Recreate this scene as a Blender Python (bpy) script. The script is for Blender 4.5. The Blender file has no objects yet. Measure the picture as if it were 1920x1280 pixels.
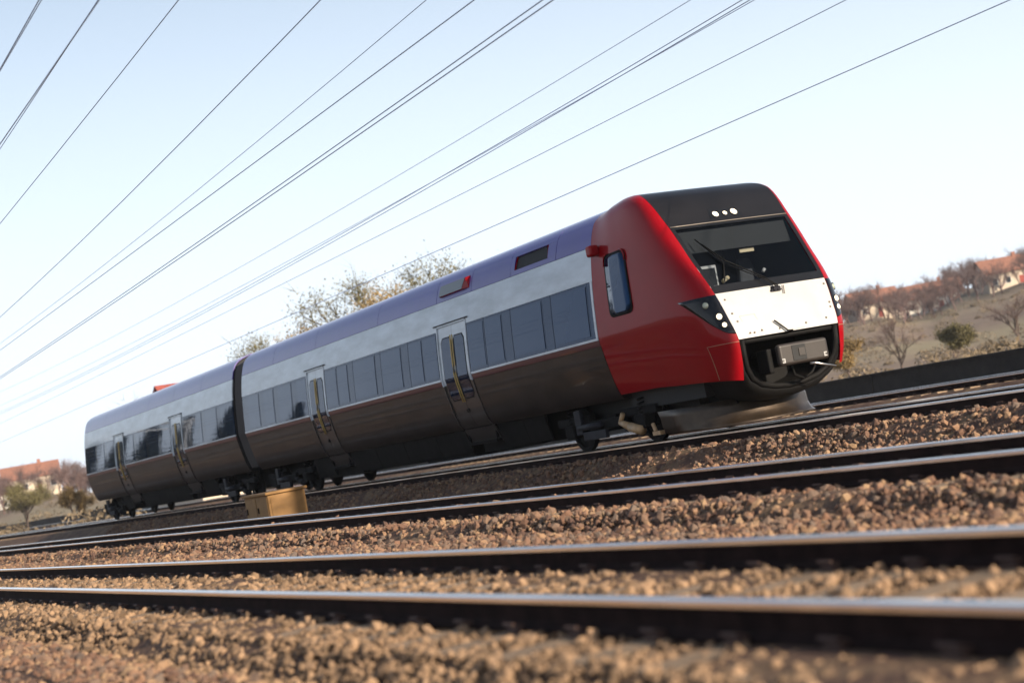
import bpy, bmesh, math, random
import numpy as np
from mathutils import Matrix, Vector

random.seed(7)
rng = np.random.default_rng(7)
scn = bpy.context.scene
col = scn.collection
PI = math.pi

# ------------------------------------------------------------------ camera
CAMZ = 0.70
cam_d = bpy.data.cameras.new('camera')
cam = bpy.data.objects.new('camera', cam_d)
col.objects.link(cam)
cam_d.lens = 56.25
cam_d.sensor_width = 36.0
cam_d.clip_start = 0.05
cam_d.clip_end = 6000
roll = math.radians(10.5)
dY = Vector((-600 - 960, 1092 - 640, 3000)).normalized()        # track direction in camera space (x right, y down, z forward)
hz = Vector((math.cos(roll), -math.sin(roll), 0))
up = dY.cross(hz).normalized()
if up.y > 0: up = -up
rX = dY.cross(up)
if rX.x < 0: rX = -rX
right = Vector((rX.x, dY.x, up.x)); down = Vector((rX.y, dY.y, up.y)); fwd = Vector((rX.z, dY.z, up.z))
M = Matrix((right, -down, -fwd)).transposed().to_4x4()
M.translation = Vector((0, 0, CAMZ))
cam.matrix_world = M
cam_d.dof.use_dof = True
cam_d.dof.focus_distance = 26.5
cam_d.dof.aperture_fstop = 1.3
scn.camera = cam

# ------------------------------------------------------------------ sky, sun, exposure
SUN_AZ = math.radians(16.5)      # from -Y towards +X
SUN_EL = math.radians(19)
sun_vec = Vector((math.sin(SUN_AZ) * math.cos(SUN_EL), -math.cos(SUN_AZ) * math.cos(SUN_EL), math.sin(SUN_EL)))
world = bpy.data.worlds.new('World'); scn.world = world; world.use_nodes = True
nt = world.node_tree; nt.nodes.clear()
wo = nt.nodes.new('ShaderNodeOutputWorld'); bg = nt.nodes.new('ShaderNodeBackground')
sky = nt.nodes.new('ShaderNodeTexSky'); sky.sky_type = 'NISHITA'; sky.sun_disc = False
sky.sun_elevation = SUN_EL
sky.sun_rotation = PI - SUN_AZ
sky.air_density = 1.0; sky.dust_density = 1.6; sky.ozone_density = 1.5
tc = nt.nodes.new('ShaderNodeTexCoord')
mp = nt.nodes.new('ShaderNodeMapping'); mp.inputs['Scale'].default_value = (2.2, .9, 5.0)
nz = nt.nodes.new('ShaderNodeTexNoise'); nz.inputs['Scale'].default_value = 1.6; nz.inputs['Detail'].default_value = 7; nz.inputs['Roughness'].default_value = .55
ramp = nt.nodes.new('ShaderNodeValToRGB')
ramp.color_ramp.elements[0].position = .36; ramp.color_ramp.elements[0].color = (.0, .0, .0, 1)
ramp.color_ramp.elements[1].position = .72; ramp.color_ramp.elements[1].color = (.34, .34, .34, 1)
mixc = nt.nodes.new('ShaderNodeMix'); mixc.data_type = 'RGBA'
mixc.inputs['B'].default_value = (7.9, 8.8, 9.9, 1)             # thin high cloud
nt.links.new(tc.outputs['Generated'], mp.inputs['Vector']); nt.links.new(mp.outputs[0], nz.inputs['Vector'])
nt.links.new(nz.outputs[0], ramp.inputs[0])
sep = nt.nodes.new('ShaderNodeSeparateXYZ'); nt.links.new(tc.outputs['Generated'], sep.inputs[0])
hzr = nt.nodes.new('ShaderNodeMapRange'); hzr.interpolation_type = 'SMOOTHSTEP'                 # hazy air thins out with elevation, all round
hzr.inputs['From Min'].default_value = -.02; hzr.inputs['From Max'].default_value = .56; hzr.inputs['To Min'].default_value = .97; hzr.inputs['To Max'].default_value = .0
nt.links.new(sep.outputs['Z'], hzr.inputs[0])
mxf = nt.nodes.new('ShaderNodeMath'); mxf.operation = 'MAXIMUM'; nt.links.new(hzr.outputs[0], mxf.inputs[0]); nt.links.new(ramp.outputs[0], mxf.inputs[1])
nt.links.new(mxf.outputs[0], mixc.inputs['Factor'])
nt.links.new(sky.outputs[0], mixc.inputs['A']); nt.links.new(mixc.outputs['Result'], bg.inputs[0])
bg.inputs[1].default_value = 0.081
nt.links.new(bg.outputs[0], wo.inputs[0])
sd = bpy.data.lights.new('sun', 'SUN'); so = bpy.data.objects.new('sun', sd); col.objects.link(so)
sd.energy = 5.0; sd.angle = math.radians(.53); sd.color = (1.0, .86, .68)
so.rotation_euler = (-sun_vec).to_track_quat('-Z', 'Y').to_euler(); so.location = (0, 0, 60)
scn.view_settings.view_transform = 'Standard'; scn.view_settings.look = 'None'
scn.view_settings.exposure = 0.75; scn.view_settings.gamma = 1.0; scn.view_settings.use_curve_mapping = False
scn.render.engine = 'CYCLES'
scn.cycles.use_denoising = True
scn.cycles.max_bounces = 6; scn.cycles.caustics_reflective = False; scn.cycles.caustics_refractive = False
scn.cycles.transparent_max_bounces = 12

# ------------------------------------------------------------------ materials
def mat(name, c, rough=.5, metal=0.0, coat=0.0, var=0.0, vscale=3.0, bump=0.0, bscale=40.0, spec=.5, ior=None, stretch=None, c2=None, coat_ior=1.5, emit=None, estr=0, rvar=0.0, obj_rand=0.0, stint=None):
    m = bpy.data.materials.new(name); m.use_nodes = True
    n = m.node_tree; b = n.nodes['Principled BSDF']
    b.inputs['Base Color'].default_value = (*c, 1); b.inputs['Roughness'].default_value = rough
    b.inputs['Metallic'].default_value = metal; b.inputs['Coat Weight'].default_value = coat
    b.inputs['Coat Roughness'].default_value = .04; b.inputs['Coat IOR'].default_value = coat_ior
    b.inputs['Specular IOR Level'].default_value = spec
    if stint: b.inputs['Specular Tint'].default_value = (*stint, 1)
    if ior: b.inputs['IOR'].default_value = ior
    if emit:
        b.inputs['Emission Color'].default_value = (*emit, 1); b.inputs['Emission Strength'].default_value = estr
    t = n.nodes.new('ShaderNodeTexCoord'); vec = t.outputs['Object']
    if stretch:
        q = n.nodes.new('ShaderNodeMapping'); q.inputs['Scale'].default_value = stretch
        n.links.new(vec, q.inputs[0]); vec = q.outputs[0]
    cur = None
    if var or c2 or rvar:
        z = n.nodes.new('ShaderNodeTexNoise'); z.inputs['Scale'].default_value = vscale; z.inputs['Detail'].default_value = 8; z.inputs['Roughness'].default_value = .62
        n.links.new(vec, z.inputs['Vector'])
        r = n.nodes.new('ShaderNodeValToRGB'); r.color_ramp.elements[0].position = .34; r.color_ramp.elements[1].position = .68
        lo = tuple(x * (1 - var) for x in c); hi = c2 if c2 else tuple(min(1, x * (1 + var)) for x in c)
        r.color_ramp.elements[0].color = (*lo, 1); r.color_ramp.elements[1].color = (*hi, 1)
        n.links.new(z.outputs[0], r.inputs[0]); cur = r.outputs[0]
        n.links.new(cur, b.inputs['Base Color'])
        if rvar:
            mr = n.nodes.new('ShaderNodeMapRange'); mr.inputs['From Min'].default_value = .35; mr.inputs['From Max'].default_value = .7
            mr.inputs['To Min'].default_value = rough; mr.inputs['To Max'].default_value = rough + rvar
            n.links.new(z.outputs[0], mr.inputs[0]); n.links.new(mr.outputs[0], b.inputs['Roughness'])
    if obj_rand:
        oi = n.nodes.new('ShaderNodeObjectInfo'); mr = n.nodes.new('ShaderNodeMapRange')
        mr.inputs['To Min'].default_value = 1 - obj_rand; mr.inputs['To Max'].default_value = 1 + obj_rand
        n.links.new(oi.outputs['Random'], mr.inputs[0])
        mm = n.nodes.new('ShaderNodeMix'); mm.data_type = 'RGBA'; mm.blend_type = 'MULTIPLY'; mm.inputs['Factor'].default_value = 1
        if cur: n.links.new(cur, mm.inputs['A'])
        else: mm.inputs['A'].default_value = (*c, 1)
        n.links.new(mr.outputs[0], mm.inputs['B']); n.links.new(mm.outputs['Result'], b.inputs['Base Color'])
    if bump:
        z2 = n.nodes.new('ShaderNodeTexNoise'); z2.inputs['Scale'].default_value = bscale; z2.inputs['Detail'].default_value = 6
        n.links.new(vec, z2.inputs['Vector'])
        bp = n.nodes.new('ShaderNodeBump'); bp.inputs['Strength'].default_value = 1.0; bp.inputs['Distance'].default_value = bump
        n.links.new(z2.outputs[0], bp.inputs['Height']); n.links.new(bp.outputs[0], b.inputs['Normal'])
    return m

def glass_mat(name, tint, ior=1.5):
    m = bpy.data.materials.new(name); m.use_nodes = True; n = m.node_tree; n.nodes.clear()
    o = n.nodes.new('ShaderNodeOutputMaterial'); mx = n.nodes.new('ShaderNodeMixShader'); fr = n.nodes.new('ShaderNodeFresnel')
    tr = n.nodes.new('ShaderNodeBsdfTransparent'); gl = n.nodes.new('ShaderNodeBsdfGlossy')
    fr.inputs[0].default_value = ior; tr.inputs[0].default_value = (*tint, 1); gl.inputs['Roughness'].default_value = .01
    n.links.new(fr.outputs[0], mx.inputs[0]); n.links.new(tr.outputs[0], mx.inputs[1]); n.links.new(gl.outputs[0], mx.inputs[2]); n.links.new(mx.outputs[0], o.inputs[0])
    return m

MT = {}
MT['red'] = mat('red_paint', (.25, .0008, .005), .5, spec=.08, coat=.5, coat_ior=1.36, var=.06, vscale=1.5, bump=.0006, bscale=3)
MT['red_dirty'] = mat('red_paint_dirty', (.28, .004, .010), .4, coat=.6, coat_ior=1.6, var=.3, vscale=5)
MT['sky_violet'] = mat('roof_sky_violet', (.040, .012, .21), .35, coat=.6, coat_ior=1.45, var=.10, vscale=1.2, bump=.0006, bscale=3)  # red roof: blue sky reflection is put into the base colour as violet
MT['maroon'] = mat('maroon_stripe', (.07, .008, .022), .35, coat=.6)
MT['white'] = mat('white_paint', (.47, .52, .57), .36, coat=.5, var=.2, vscale=2.0, stretch=(1, .45, 1.6), bump=.0006, bscale=4)
MT['front_white'] = mat('front_white_paint', (.43, .42, .405), .35, coat=.4, var=.06, vscale=1.8)
MT['lower'] = mat('dark_grey_paint', (.018, .0135, .0125), .4, spec=.3, coat=.22, var=.5, vscale=2.2, stretch=(1, .6, 1.2), bump=.0008, bscale=3)
MT['skirt'] = mat('skirt_paint', (.009, .008, .008), .75, spec=.08, var=.35, vscale=4)
MT['doorgrey'] = mat('door_lower_paint', (.038, .031, .029), .4, coat=.3, var=.15, vscale=3)
MT['black'] = mat('black_gloss', (.007, .007, .008), .3, spec=.25, coat=.15, var=.2, vscale=3)
MT['cap'] = mat('black_cap_paint', (.007, .006, .0065), .4, coat=.2, spec=.25, var=.2, vscale=2, bump=.0005, bscale=4)
MT['rubber'] = mat('rubber', (.006, .0055, .0055), .7, spec=.15, var=.25, vscale=6)
MT['seam'] = mat('seam_black', (.006, .006, .007), .7)
MT['glass'] = mat('tinted_window', (.005, .014, .034), .03, spec=.5, ior=1.42, stint=(.18, .42, 1), bump=.0012, bscale=1.7)
MT['wglass'] = glass_mat('windscreen_glass', (.60, .64, .68), 1.28)
MT['lampglass'] = mat('lamp_cover_glass', (.004, .004, .007), .05, spec=.35)
MT['lens'] = mat('lit_lens', (.9, .85, .7), .2, emit=(1, .82, .55), estr=1.2)
MT['lens_off'] = mat('unlit_lens', (.34, .37, .28), .15, coat=1.0)
MT['chrome'] = mat('bright_metal', (.6, .58, .55), .3, metal=1.0)
MT['brass'] = mat('yellow_grip', (.50, .34, .10), .4)
MT['plate'] = mat('coupler_cover_paint', (.022, .016, .013), .5, var=.15, vscale=4)
MT['plough'] = mat('plough_steel', (.050, .035, .024), .36, metal=.6, var=.35, vscale=3, bump=.002, bscale=9)
MT['bogie'] = mat('bogie_steel', (.008, .0075, .008), .75, spec=.1, var=.3, vscale=6)
MT['tan'] = mat('damper_sun_tan', (.42, .27, .14), .5, var=.2, vscale=9)  # golden sunlight on the front bogie parts, put into the base colour
MT['tread'] = mat('wheel_tread', (.35, .33, .31), .3, metal=1)
MT['inner'] = mat('cab_interior', (.018, .019, .022), .7)
MT['blind'] = mat('sun_blind', (.016, .017, .018), .8)
MT['seat'] = mat('seat_fabric', (.05, .052, .06), .85)
MT['cream'] = mat('cream_plate', (.55, .45, .28), .6)
MT['steel'] = mat('polished_rail', (.86, .83, .80), .16, metal=1.0, var=.08, vscale=3, stretch=(6, .3, 6), rvar=.1)
MT['rust'] = mat('rail_rust', (.020, .011, .010), .9, spec=.1, var=.35, vscale=7, bump=.002, bscale=60)
MT['sleeper'] = mat('sleeper_concrete', (.27, .185, .115), .85, var=.25, vscale=5, bump=.004, bscale=50, obj_rand=.2)
MT['clip'] = mat('rail_clip', (.06, .03, .022), .7)
MT['stone'] = mat('ballast_stone', (.225, .138, .098), .9, var=.35, vscale=9, obj_rand=.5)
_n = MT['stone'].node_tree; _oi = _n.nodes.new('ShaderNodeObjectInfo'); _cr = _n.nodes.new('ShaderNodeValToRGB')      # each stone its own tone
_cr.color_ramp.elements[0].color = (.072, .040, .030, 1); _cr.color_ramp.elements[1].color = (.29, .185, .105, 1)
for _p, _c in ((.3, (.175, .092, .056)), (.55, (.13, .095, .074)), (.75, (.225, .125, .074))):
    _e = _cr.color_ramp.elements.new(_p); _e.color = (*_c, 1)
_n.links.new(_oi.outputs['Random'], _cr.inputs[0]); _n.links.new(_cr.outputs[0], _n.nodes['Principled BSDF'].inputs['Base Color'])
MT['wire'] = mat('wire_copper', (.48, .56, .72), .5, metal=.2)
MT['sandstone'] = mat('sandy_stone', (.22, .138, .080), .9, obj_rand=.55)
MT['galv'] = mat('galvanised_steel', (.42, .45, .50), .5, metal=.6, var=.15, vscale=4)
MT['insul'] = mat('insulator', (.22, .10, .06), .3, coat=.5)
MT['yellow'] = mat('cabinet_yellow', (.26, .135, .04), .7, var=.15, vscale=4)
MT['concrete'] = mat('concrete', (.42, .39, .36), .9, var=.18, vscale=4, bump=.004, bscale=30, obj_rand=.12)
MT['darkwall'] = mat('dark_wall', (.026, .022, .020), .85, var=.35, vscale=2, bump=.01, bscale=12)
MT['bark'] = mat('bark', (.085, .060, .050), .9, var=.3, vscale=4)
MT['twig'] = mat('bare_twigs', (.13, .082, .075), .9, var=.25, vscale=.15)
MT['olive'] = mat('olive_leaves', (.135, .115, .045), .8, var=.4, vscale=.5)
MT['tanleaf'] = mat('tan_leaves', (.24, .16, .06), .8, var=.4, vscale=.5)
MT['scrub'] = mat('dry_scrub', (.16, .12, .075), .9, var=.45, vscale=.08)
MT['conifer'] = mat('conifer_needles', (.030, .038, .022), .85, var=.4, vscale=.6)
MT['wall_cream'] = mat('render_cream', (.55, .46, .36), .85, var=.08, vscale=1)
MT['wall_white'] = mat('render_white', (.68, .65, .60), .85, var=.06, vscale=1)
MT['wall_red'] = mat('red_boards', (.28, .05, .035), .8, var=.12, vscale=1.2)
MT['roof_tile'] = mat('clay_tiles', (.26, .115, .075), .85, var=.25, vscale=2)
MT['roof_red'] = mat('red_roof', (.26, .06, .045), .85, var=.25, vscale=2)
MT['roof_grey'] = mat('grey_roof', (.12, .115, .12), .8, var=.2, vscale=2)
MT['frame'] = mat('window_frame_white', (.7, .7, .68), .6)
MT['pane'] = mat('house_pane', (.02, .025, .03), .05, ior=1.6)

def ground_mat(name, cols, scales, bump, bscale, rough=.95):
    m = bpy.data.materials.new(name); m.use_nodes = True; n = m.node_tree; b = n.nodes['Principled BSDF']; b.inputs['Roughness'].default_value = rough
    b.inputs['Specular IOR Level'].default_value = .2
    t = n.nodes.new('ShaderNodeTexCoord')
    prev = None
    for i, (c, s) in enumerate(zip(cols, scales)):
        if prev is None:
            rgb = n.nodes.new('ShaderNodeRGB'); rgb.outputs[0].default_value = (*c, 1); prev = rgb.outputs[0]; continue
        z = n.nodes.new('ShaderNodeTexNoise'); z.inputs['Scale'].default_value = s; z.inputs['Detail'].default_value = 7
        n.links.new(t.outputs['Object'], z.inputs['Vector'])
        r = n.nodes.new('ShaderNodeValToRGB'); r.color_ramp.elements[0].position = .42; r.color_ramp.elements[1].position = .6
        n.links.new(z.outputs[0], r.inputs[0])
        mx = n.nodes.new('ShaderNodeMix'); mx.data_type = 'RGBA'; n.links.new(r.outputs[0], mx.inputs['Factor']); n.links.new(prev, mx.inputs['A']); mx.inputs['B'].default_value = (*c, 1)
        prev = mx.outputs['Result']
    n.links.new(prev, b.inputs['Base Color'])
    z2 = n.nodes.new('ShaderNodeTexNoise'); z2.inputs['Scale'].default_value = bscale; z2.inputs['Detail'].default_value = 6
    n.links.new(t.outputs['Object'], z2.inputs['Vector'])
    bp = n.nodes.new('ShaderNodeBump'); bp.inputs['Distance'].default_value = bump; n.links.new(z2.outputs[0], bp.inputs['Height']); n.links.new(bp.outputs[0], b.inputs['Normal'])
    return m
MT['bed'] = ground_mat('ballast_bed', [(.13, .08, .055), (.19, .125, .075), (.09, .053, .04)], [0, .5, 3.5], .03, 22)
MT['field'] = ground_mat('dry_grass_field', [(.25, .195, .105), (.17, .15, .075), (.30, .235, .15)], [0, .06, .25], .05, 3)
MT['hill'] = ground_mat('hill_ground', [(.24, .185, .13), (.23, .20, .12), (.19, .14, .105)], [0, .012, .03], .3, .4)

# ------------------------------------------------------------------ helpers
def tag(o, label=None, cat=None, group=None, kind=None):
    if label: o['label'] = label
    if cat: o['category'] = cat
    if group: o['group'] = group
    if kind: o['kind'] = kind
    return o
def obj(name, verts, faces, m, parent=None, smooth=False, inv=None):
    me = bpy.data.meshes.new(name); me.from_pydata([tuple(map(float, v)) for v in verts], [], [tuple(f) for f in faces]); me.update()
    for mm in (m if isinstance(m, (list, tuple)) else [m]): me.materials.append(MT[mm] if isinstance(mm, str) else mm)
    if smooth:
        me.shade_smooth()
    o = bpy.data.objects.new(name, me); col.objects.link(o)
    if parent is not None:
        o.parent = parent
        if parent.type == 'EMPTY' and 'root_loc' not in parent: o.matrix_parent_inverse = Matrix.Translation(-parent.location)
    return o
def empty(name, loc):
    o = bpy.data.objects.new(name, None); col.objects.link(o); o.location = loc; o.empty_display_size = .2
    return o
class MB:
    def __init__(s): s.v = []; s.f = []
    def add(s, v, f):
        k = len(s.v); s.v += [tuple(x) for x in v]; s.f += [tuple(i + k for i in q) for q in f]; return s
    def box(s, x0, x1, y0, y1, z0, z1):
        v = [(x0, y0, z0), (x1, y0, z0), (x1, y1, z0), (x0, y1, z0), (x0, y0, z1), (x1, y0, z1), (x1, y1, z1), (x0, y1, z1)]
        return s.add(v, [(3, 2, 1, 0), (4, 5, 6, 7), (0, 1, 5, 4), (1, 2, 6, 5), (2, 3, 7, 6), (3, 0, 4, 7)])
    def tube(s, pts, r, n=8, cap=True):
        pts = [Vector(p) for p in pts]; rs = r if isinstance(r, (list, tuple)) else [r] * len(pts)
        k = len(s.v)
        for i, p in enumerate(pts):
            d = (pts[min(i + 1, len(pts) - 1)] - pts[max(i - 1, 0)]).normalized()
            a = d.cross(Vector((0, 0, 1)));
            if a.length < .01: a = d.cross(Vector((1, 0, 0)))
            a.normalize(); b = d.cross(a)
            for j in range(n):
                t = 2 * PI * j / n; q = p + (a * math.cos(t) + b * math.sin(t)) * rs[i]; s.v.append(tuple(q))
        for i in range(len(pts) - 1):
            for j in range(n):
                s.f.append((k + i * n + j, k + i * n + (j + 1) % n, k + (i + 1) * n + (j + 1) % n, k + (i + 1) * n + j))
        if cap:
            s.f.append(tuple(k + j for j in range(n))[::-1]); s.f.append(tuple(k + (len(pts) - 1) * n + j for j in range(n)))
        return s
    def cyl(s, c, axis, r, h, n=20):
        c = Vector(c); a = Vector(axis).normalized()
        return s.tube([c - a * h / 2, c + a * h / 2], r, n)
    def build(s, name, m, parent=None, smooth=False): return obj(name, s.v, s.f, m, parent, smooth)
def bevel(o, w=.01, seg=2):
    md = o.modifiers.new('bevel', 'BEVEL'); md.width = w; md.segments = seg; md.limit_method = 'ANGLE'; md.angle_limit = math.radians(40)
    return o
def pchip(xs, ys):
    xs = np.array(xs, float); ys = np.array(ys, float); h = np.diff(xs); d = np.diff(ys) / h
    m = np.zeros(len(xs)); m[0] = d[0]; m[-1] = d[-1]
    for i in range(1, len(xs) - 1):
        m[i] = 0 if d[i - 1] * d[i] <= 0 else 2 * d[i - 1] * d[i] / (d[i - 1] + d[i])
    def f(x):
        x = np.clip(x, xs[0], xs[-1]); i = np.clip(np.searchsorted(xs, x) - 1, 0, len(h) - 1); t = (x - xs[i]) / h[i]
        return ((1 + 2 * t) * (1 - t) ** 2 * ys[i] + t * (1 - t) ** 2 * h[i] * m[i] + t * t * (3 - 2 * t) * ys[i + 1] + t * t * (t - 1) * h[i] * m[i + 1])
    return f

# ------------------------------------------------------------------ ground, track beds
TR = [(4.43, -.13), (9.48, -.13), (16.2, 0.0), (31.0, -.25)]      # track centre, rail top
def gz(x):
    base = np.where(x < 2.2, -.50, np.where(x < 13, -.46, np.where(x < 20, -.48, -.60)))
    z = np.array(base, float)
    for c, zt in TR:
        z = np.maximum(z, np.minimum(zt - .185, zt - .185 - (np.abs(x - c) - 1.32) * .55))
    return z
xs = np.arange(-12, 35.01, .15); ys = np.concatenate([np.arange(-30, 60, 1.0), np.arange(60, 420, 12)])
gx, gy = np.meshgrid(xs, ys, indexing='ij')
g = gz(gx) + .018 * np.sin(gx * 5.1 + gy * 1.7) * np.sin(gy * 2.3 - gx) + .02 * np.sin(gx * 1.3 + gy * .9)
g[0, :] -= .3; g[-1, :] -= .3
V = np.stack([gx, gy, g], -1).reshape(-1, 3); ny = len(ys)
Fc = [(i * ny + j, (i + 1) * ny + j, (i + 1) * ny + j + 1, i * ny + j + 1) for i in range(len(xs) - 1) for j in range(ny - 1)]
tag(obj('ballast_ground', V, Fc, 'bed', smooth=True), kind='structure')
n = 61; L = np.linspace(-1, 1, n); L = np.sign(L) * np.abs(L) ** 1.8 * 2600
V = [(x, y, -.68 + (.12 * math.sin(x * .05) * math.sin(y * .04) if abs(x) > 40 else 0)) for x in L for y in L]
tag(obj('ground', V, [(i * n + j, (i + 1) * n + j, (i + 1) * n + j + 1, i * n + j + 1) for i in range(n - 1) for j in range(n - 1)], 'field', smooth=True), kind='structure')

# ridge: elevation of the skyline by azimuth (degrees from the track direction)
ridge = pchip([-60, -20, 0, 10, 20, 30, 40, 48, 60, 90, 130], [1.2, 1.0, .6, .7, 1.4, 2.0, 1.75, 1.85, 2.0, 1.8, 1.2])
def hillz(az, r):
    t = np.clip((r - 150) / 260, 0, 1); s = t * t * (3 - 2 * t)
    fall = np.clip((r - 430) / 500, 0, 1)
    return -.75 + s * (410 * np.tan(np.radians(ridge(az))) + 1.6 * np.sin(az * .9 + r * .013) + .9 * np.sin(az * 2.3 + 1)) * (1 - .3 * fall)
azs = np.arange(-60, 131, 1.0); rs = np.concatenate([np.linspace(140, 440, 26), np.linspace(470, 1100, 10)])
A, Rr = np.meshgrid(azs, rs, indexing='ij'); Z = hillz(A, Rr); Z[:, -1] = -6
V = np.stack([np.sin(np.radians(A)) * Rr, np.cos(np.radians(A)) * Rr, Z], -1).reshape(-1, 3); nr = len(rs)
tag(obj('hills', V, [(i * nr + j, i * nr + j + 1, (i + 1) * nr + j + 1, (i + 1) * nr + j) for i in range(len(azs) - 1) for j in range(nr - 1)], 'hill', smooth=True), kind='structure')

# ------------------------------------------------------------------ tracks
rail_head = [(-.036, -.034), (-.036, -.010), (-.028, -.002), (-.014, 0), (.014, 0), (.028, -.002), (.036, -.010), (.036, -.034)]
rail_web = [(-.034, -.0345), (-.010, -.050), (-.009, -.125), (-.030, -.145), (-.072, -.155), (-.072, -.168), (.072, -.168), (.072, -.155), (.030, -.145), (.009, -.125), (.010, -.050), (.034, -.0345)]
def extr(prof, y0, y1, x, z, n=1):
    k = len(prof); ysl = np.linspace(y0, y1, n + 1)
    v = [(x + p[0], y, z + p[1]) for y in ysl for p in prof]
    f = [(i * k + j, i * k + (j + 1) % k, (i + 1) * k + (j + 1) % k, (i + 1) * k + j) for i in range(n) for j in range(k)]
    f += [tuple(range(k))[::-1], tuple(n * k + j for j in range(k))]
    return v, f
slm = MB(); hw = 1.28
slv = [(-hw, -.13, -.16), (hw, -.13, -.16), (hw, .13, -.16), (-hw, .13, -.16), (-hw + .01, -.115, 0), (hw - .01, -.115, 0), (hw - .01, .115, 0), (-hw + .01, .115, 0)]
slm.add(slv, [(3, 2, 1, 0), (4, 5, 6, 7), (0, 1, 5, 4), (1, 2, 6, 5), (2, 3, 7, 6), (3, 0, 4, 7)])
nb = len(slm.f)
for s in (-.7535, .7535):
    for q in (-1, 1):
        x = s + q * .088
        slm.box(x - .022, x + .022, -.05, .05, -.002, .028)
        slm.tube([(x - q * .03, -.045, .03), (x + q * .03, -.05, .05), (x + q * .03, .05, .05), (x - q * .03, .045, .03)], .009, 5)
slme = None
tinfo = [('two parallel rails of the track closest to the photographer', 'foreground'), ('empty middle track with the brightly shining rail', 'mid'), ('track that the red train runs on', 'train'), ('empty track beyond the train, along the dark wall', 'far')]
for ti, (c, zt) in enumerate(TR):
    root = empty('railway_track', (c, 20, zt - .35)); tag(root, tinfo[ti][0], 'railway track', 'parallel railway tracks')
    for s in (-1, 1):
        v, f = extr(rail_web, -25, 400, c + s * .7535, zt, 8); r = obj('rail', v, f, 'rust', root)
        v, f = extr(rail_head, -25, 400, c + s * .7535, zt, 8); obj('rail_head', v, f, 'steel', r)
    y = -4.0 + ti * .17; k = 0
    while k < (150 if ti < 3 else 110):
        if slme is None:
            so_ = obj('sleeper', slm.v, slm.f, ['sleeper', 'clip'], None); slme = so_.data
            for i, p in enumerate(slme.polygons): p.material_index = 1 if i >= nb else 0
        else:
            so_ = bpy.data.objects.new('sleeper', slme); col.objects.link(so_)
        so_.parent = root; so_.matrix_parent_inverse = Matrix.Translation(-root.location)
        so_.location = (c + random.uniform(-.02, .02), y + random.uniform(-.015, .015), zt - .170); so_.rotation_euler = (0, 0, random.uniform(-.01, .01))
        y += .62; k += 1

# ballast stones: points -> instanced stones (geometry nodes)
def stones(name, label, pts, size, m):
    me = bpy.data.meshes.new(name); me.from_pydata([tuple(p) for p in pts], [], []); me.materials.append(MT[m])
    a = me.attributes.new('sz', 'FLOAT', 'POINT'); a.data.foreach_set('value', np.asarray(size, np.float32))
    o = bpy.data.objects.new(name, me); col.objects.link(o)
    ng = bpy.data.node_groups.new(name, 'GeometryNodeTree'); ng.interface.new_socket('Geometry', in_out='INPUT', socket_type='NodeSocketGeometry'); ng.interface.new_socket('Geometry', in_out='OUTPUT', socket_type='NodeSocketGeometry')
    N = ng.nodes; Lk = ng.links.new
    gi = N.new('NodeGroupInput'); go = N.new('NodeGroupOutput'); join = N.new('GeometryNodeJoinGeometry')
    for k in range(4):
        ico = N.new('GeometryNodeMeshIcoSphere'); ico.inputs['Radius'].default_value = 1; ico.inputs['Subdivisions'].default_value = 1
        sp = N.new('GeometryNodeSetPosition'); nzt = N.new('ShaderNodeTexVoronoi'); nzt.voronoi_dimensions = '4D'; nzt.inputs['W'].default_value = k * 3.7 + .3; nzt.inputs['Scale'].default_value = .75
        pos = N.new('GeometryNodeInputPosition'); sc = N.new('ShaderNodeVectorMath'); sc.operation = 'SCALE'
        mr = N.new('ShaderNodeMapRange'); mr.inputs['From Min'].default_value = .1; mr.inputs['From Max'].default_value = .9; mr.inputs['To Min'].default_value = 1.35; mr.inputs['To Max'].default_value = .5
        Lk(pos.outputs[0], nzt.inputs['Vector']); Lk(nzt.outputs['Distance'], mr.inputs[0]); Lk(pos.outputs[0], sc.inputs[0]); Lk(mr.outputs[0], sc.inputs['Scale'])
        Lk(ico.outputs[0], sp.inputs['Geometry']); Lk(sc.outputs[0], sp.inputs['Position'])
        tr = N.new('GeometryNodeTransform'); tr.inputs['Scale'].default_value = [(1, .8, .65), (1.1, .9, .8), (.9, .75, .7), (1.2, .7, .75)][k]
        Lk(sp.outputs[0], tr.inputs['Geometry'])
        ss = N.new('GeometryNodeSetShadeSmooth'); ss.inputs['Shade Smooth'].default_value = False; Lk(tr.outputs[0], ss.inputs['Geometry'])
        sm = N.new('GeometryNodeSetMaterial'); sm.inputs['Material'].default_value = MT[m]; Lk(ss.outputs[0], sm.inputs['Geometry'])
        g2i = N.new('GeometryNodeGeometryToInstance'); Lk(sm.outputs[0], g2i.inputs[0]); Lk(g2i.outputs[0], join.inputs[0])
    iop = N.new('GeometryNodeInstanceOnPoints'); iop.inputs['Pick Instance'].default_value = True
    rr = N.new('FunctionNodeRandomValue'); rr.data_type = 'FLOAT_VECTOR'; rr.inputs['Max'].default_value = (6.28, 6.28, 6.28)
    na = N.new('GeometryNodeInputNamedAttribute'); na.data_type = 'FLOAT'; na.inputs['Name'].default_value = 'sz'
    Lk(gi.outputs[0], iop.inputs['Points']); Lk(join.outputs[0], iop.inputs['Instance']); Lk(rr.outputs[0], iop.inputs['Rotation']); Lk(na.outputs[0], iop.inputs['Scale'])
    Lk(iop.outputs[0], go.inputs[0])
    md = o.modifiers.new('scatter', 'NODES'); md.node_group = ng
    tag(o, label, 'gravel', kind='stuff'); return o
NP = 1500000
px = rng.uniform(-3, 24, NP); py = rng.uniform(-.5, 62, NP)
az = np.degrees(np.arctan2(px, py)); d = np.hypot(px, py)
keep = (az > 2) & (az < 56) & (d > 1.6)
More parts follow.
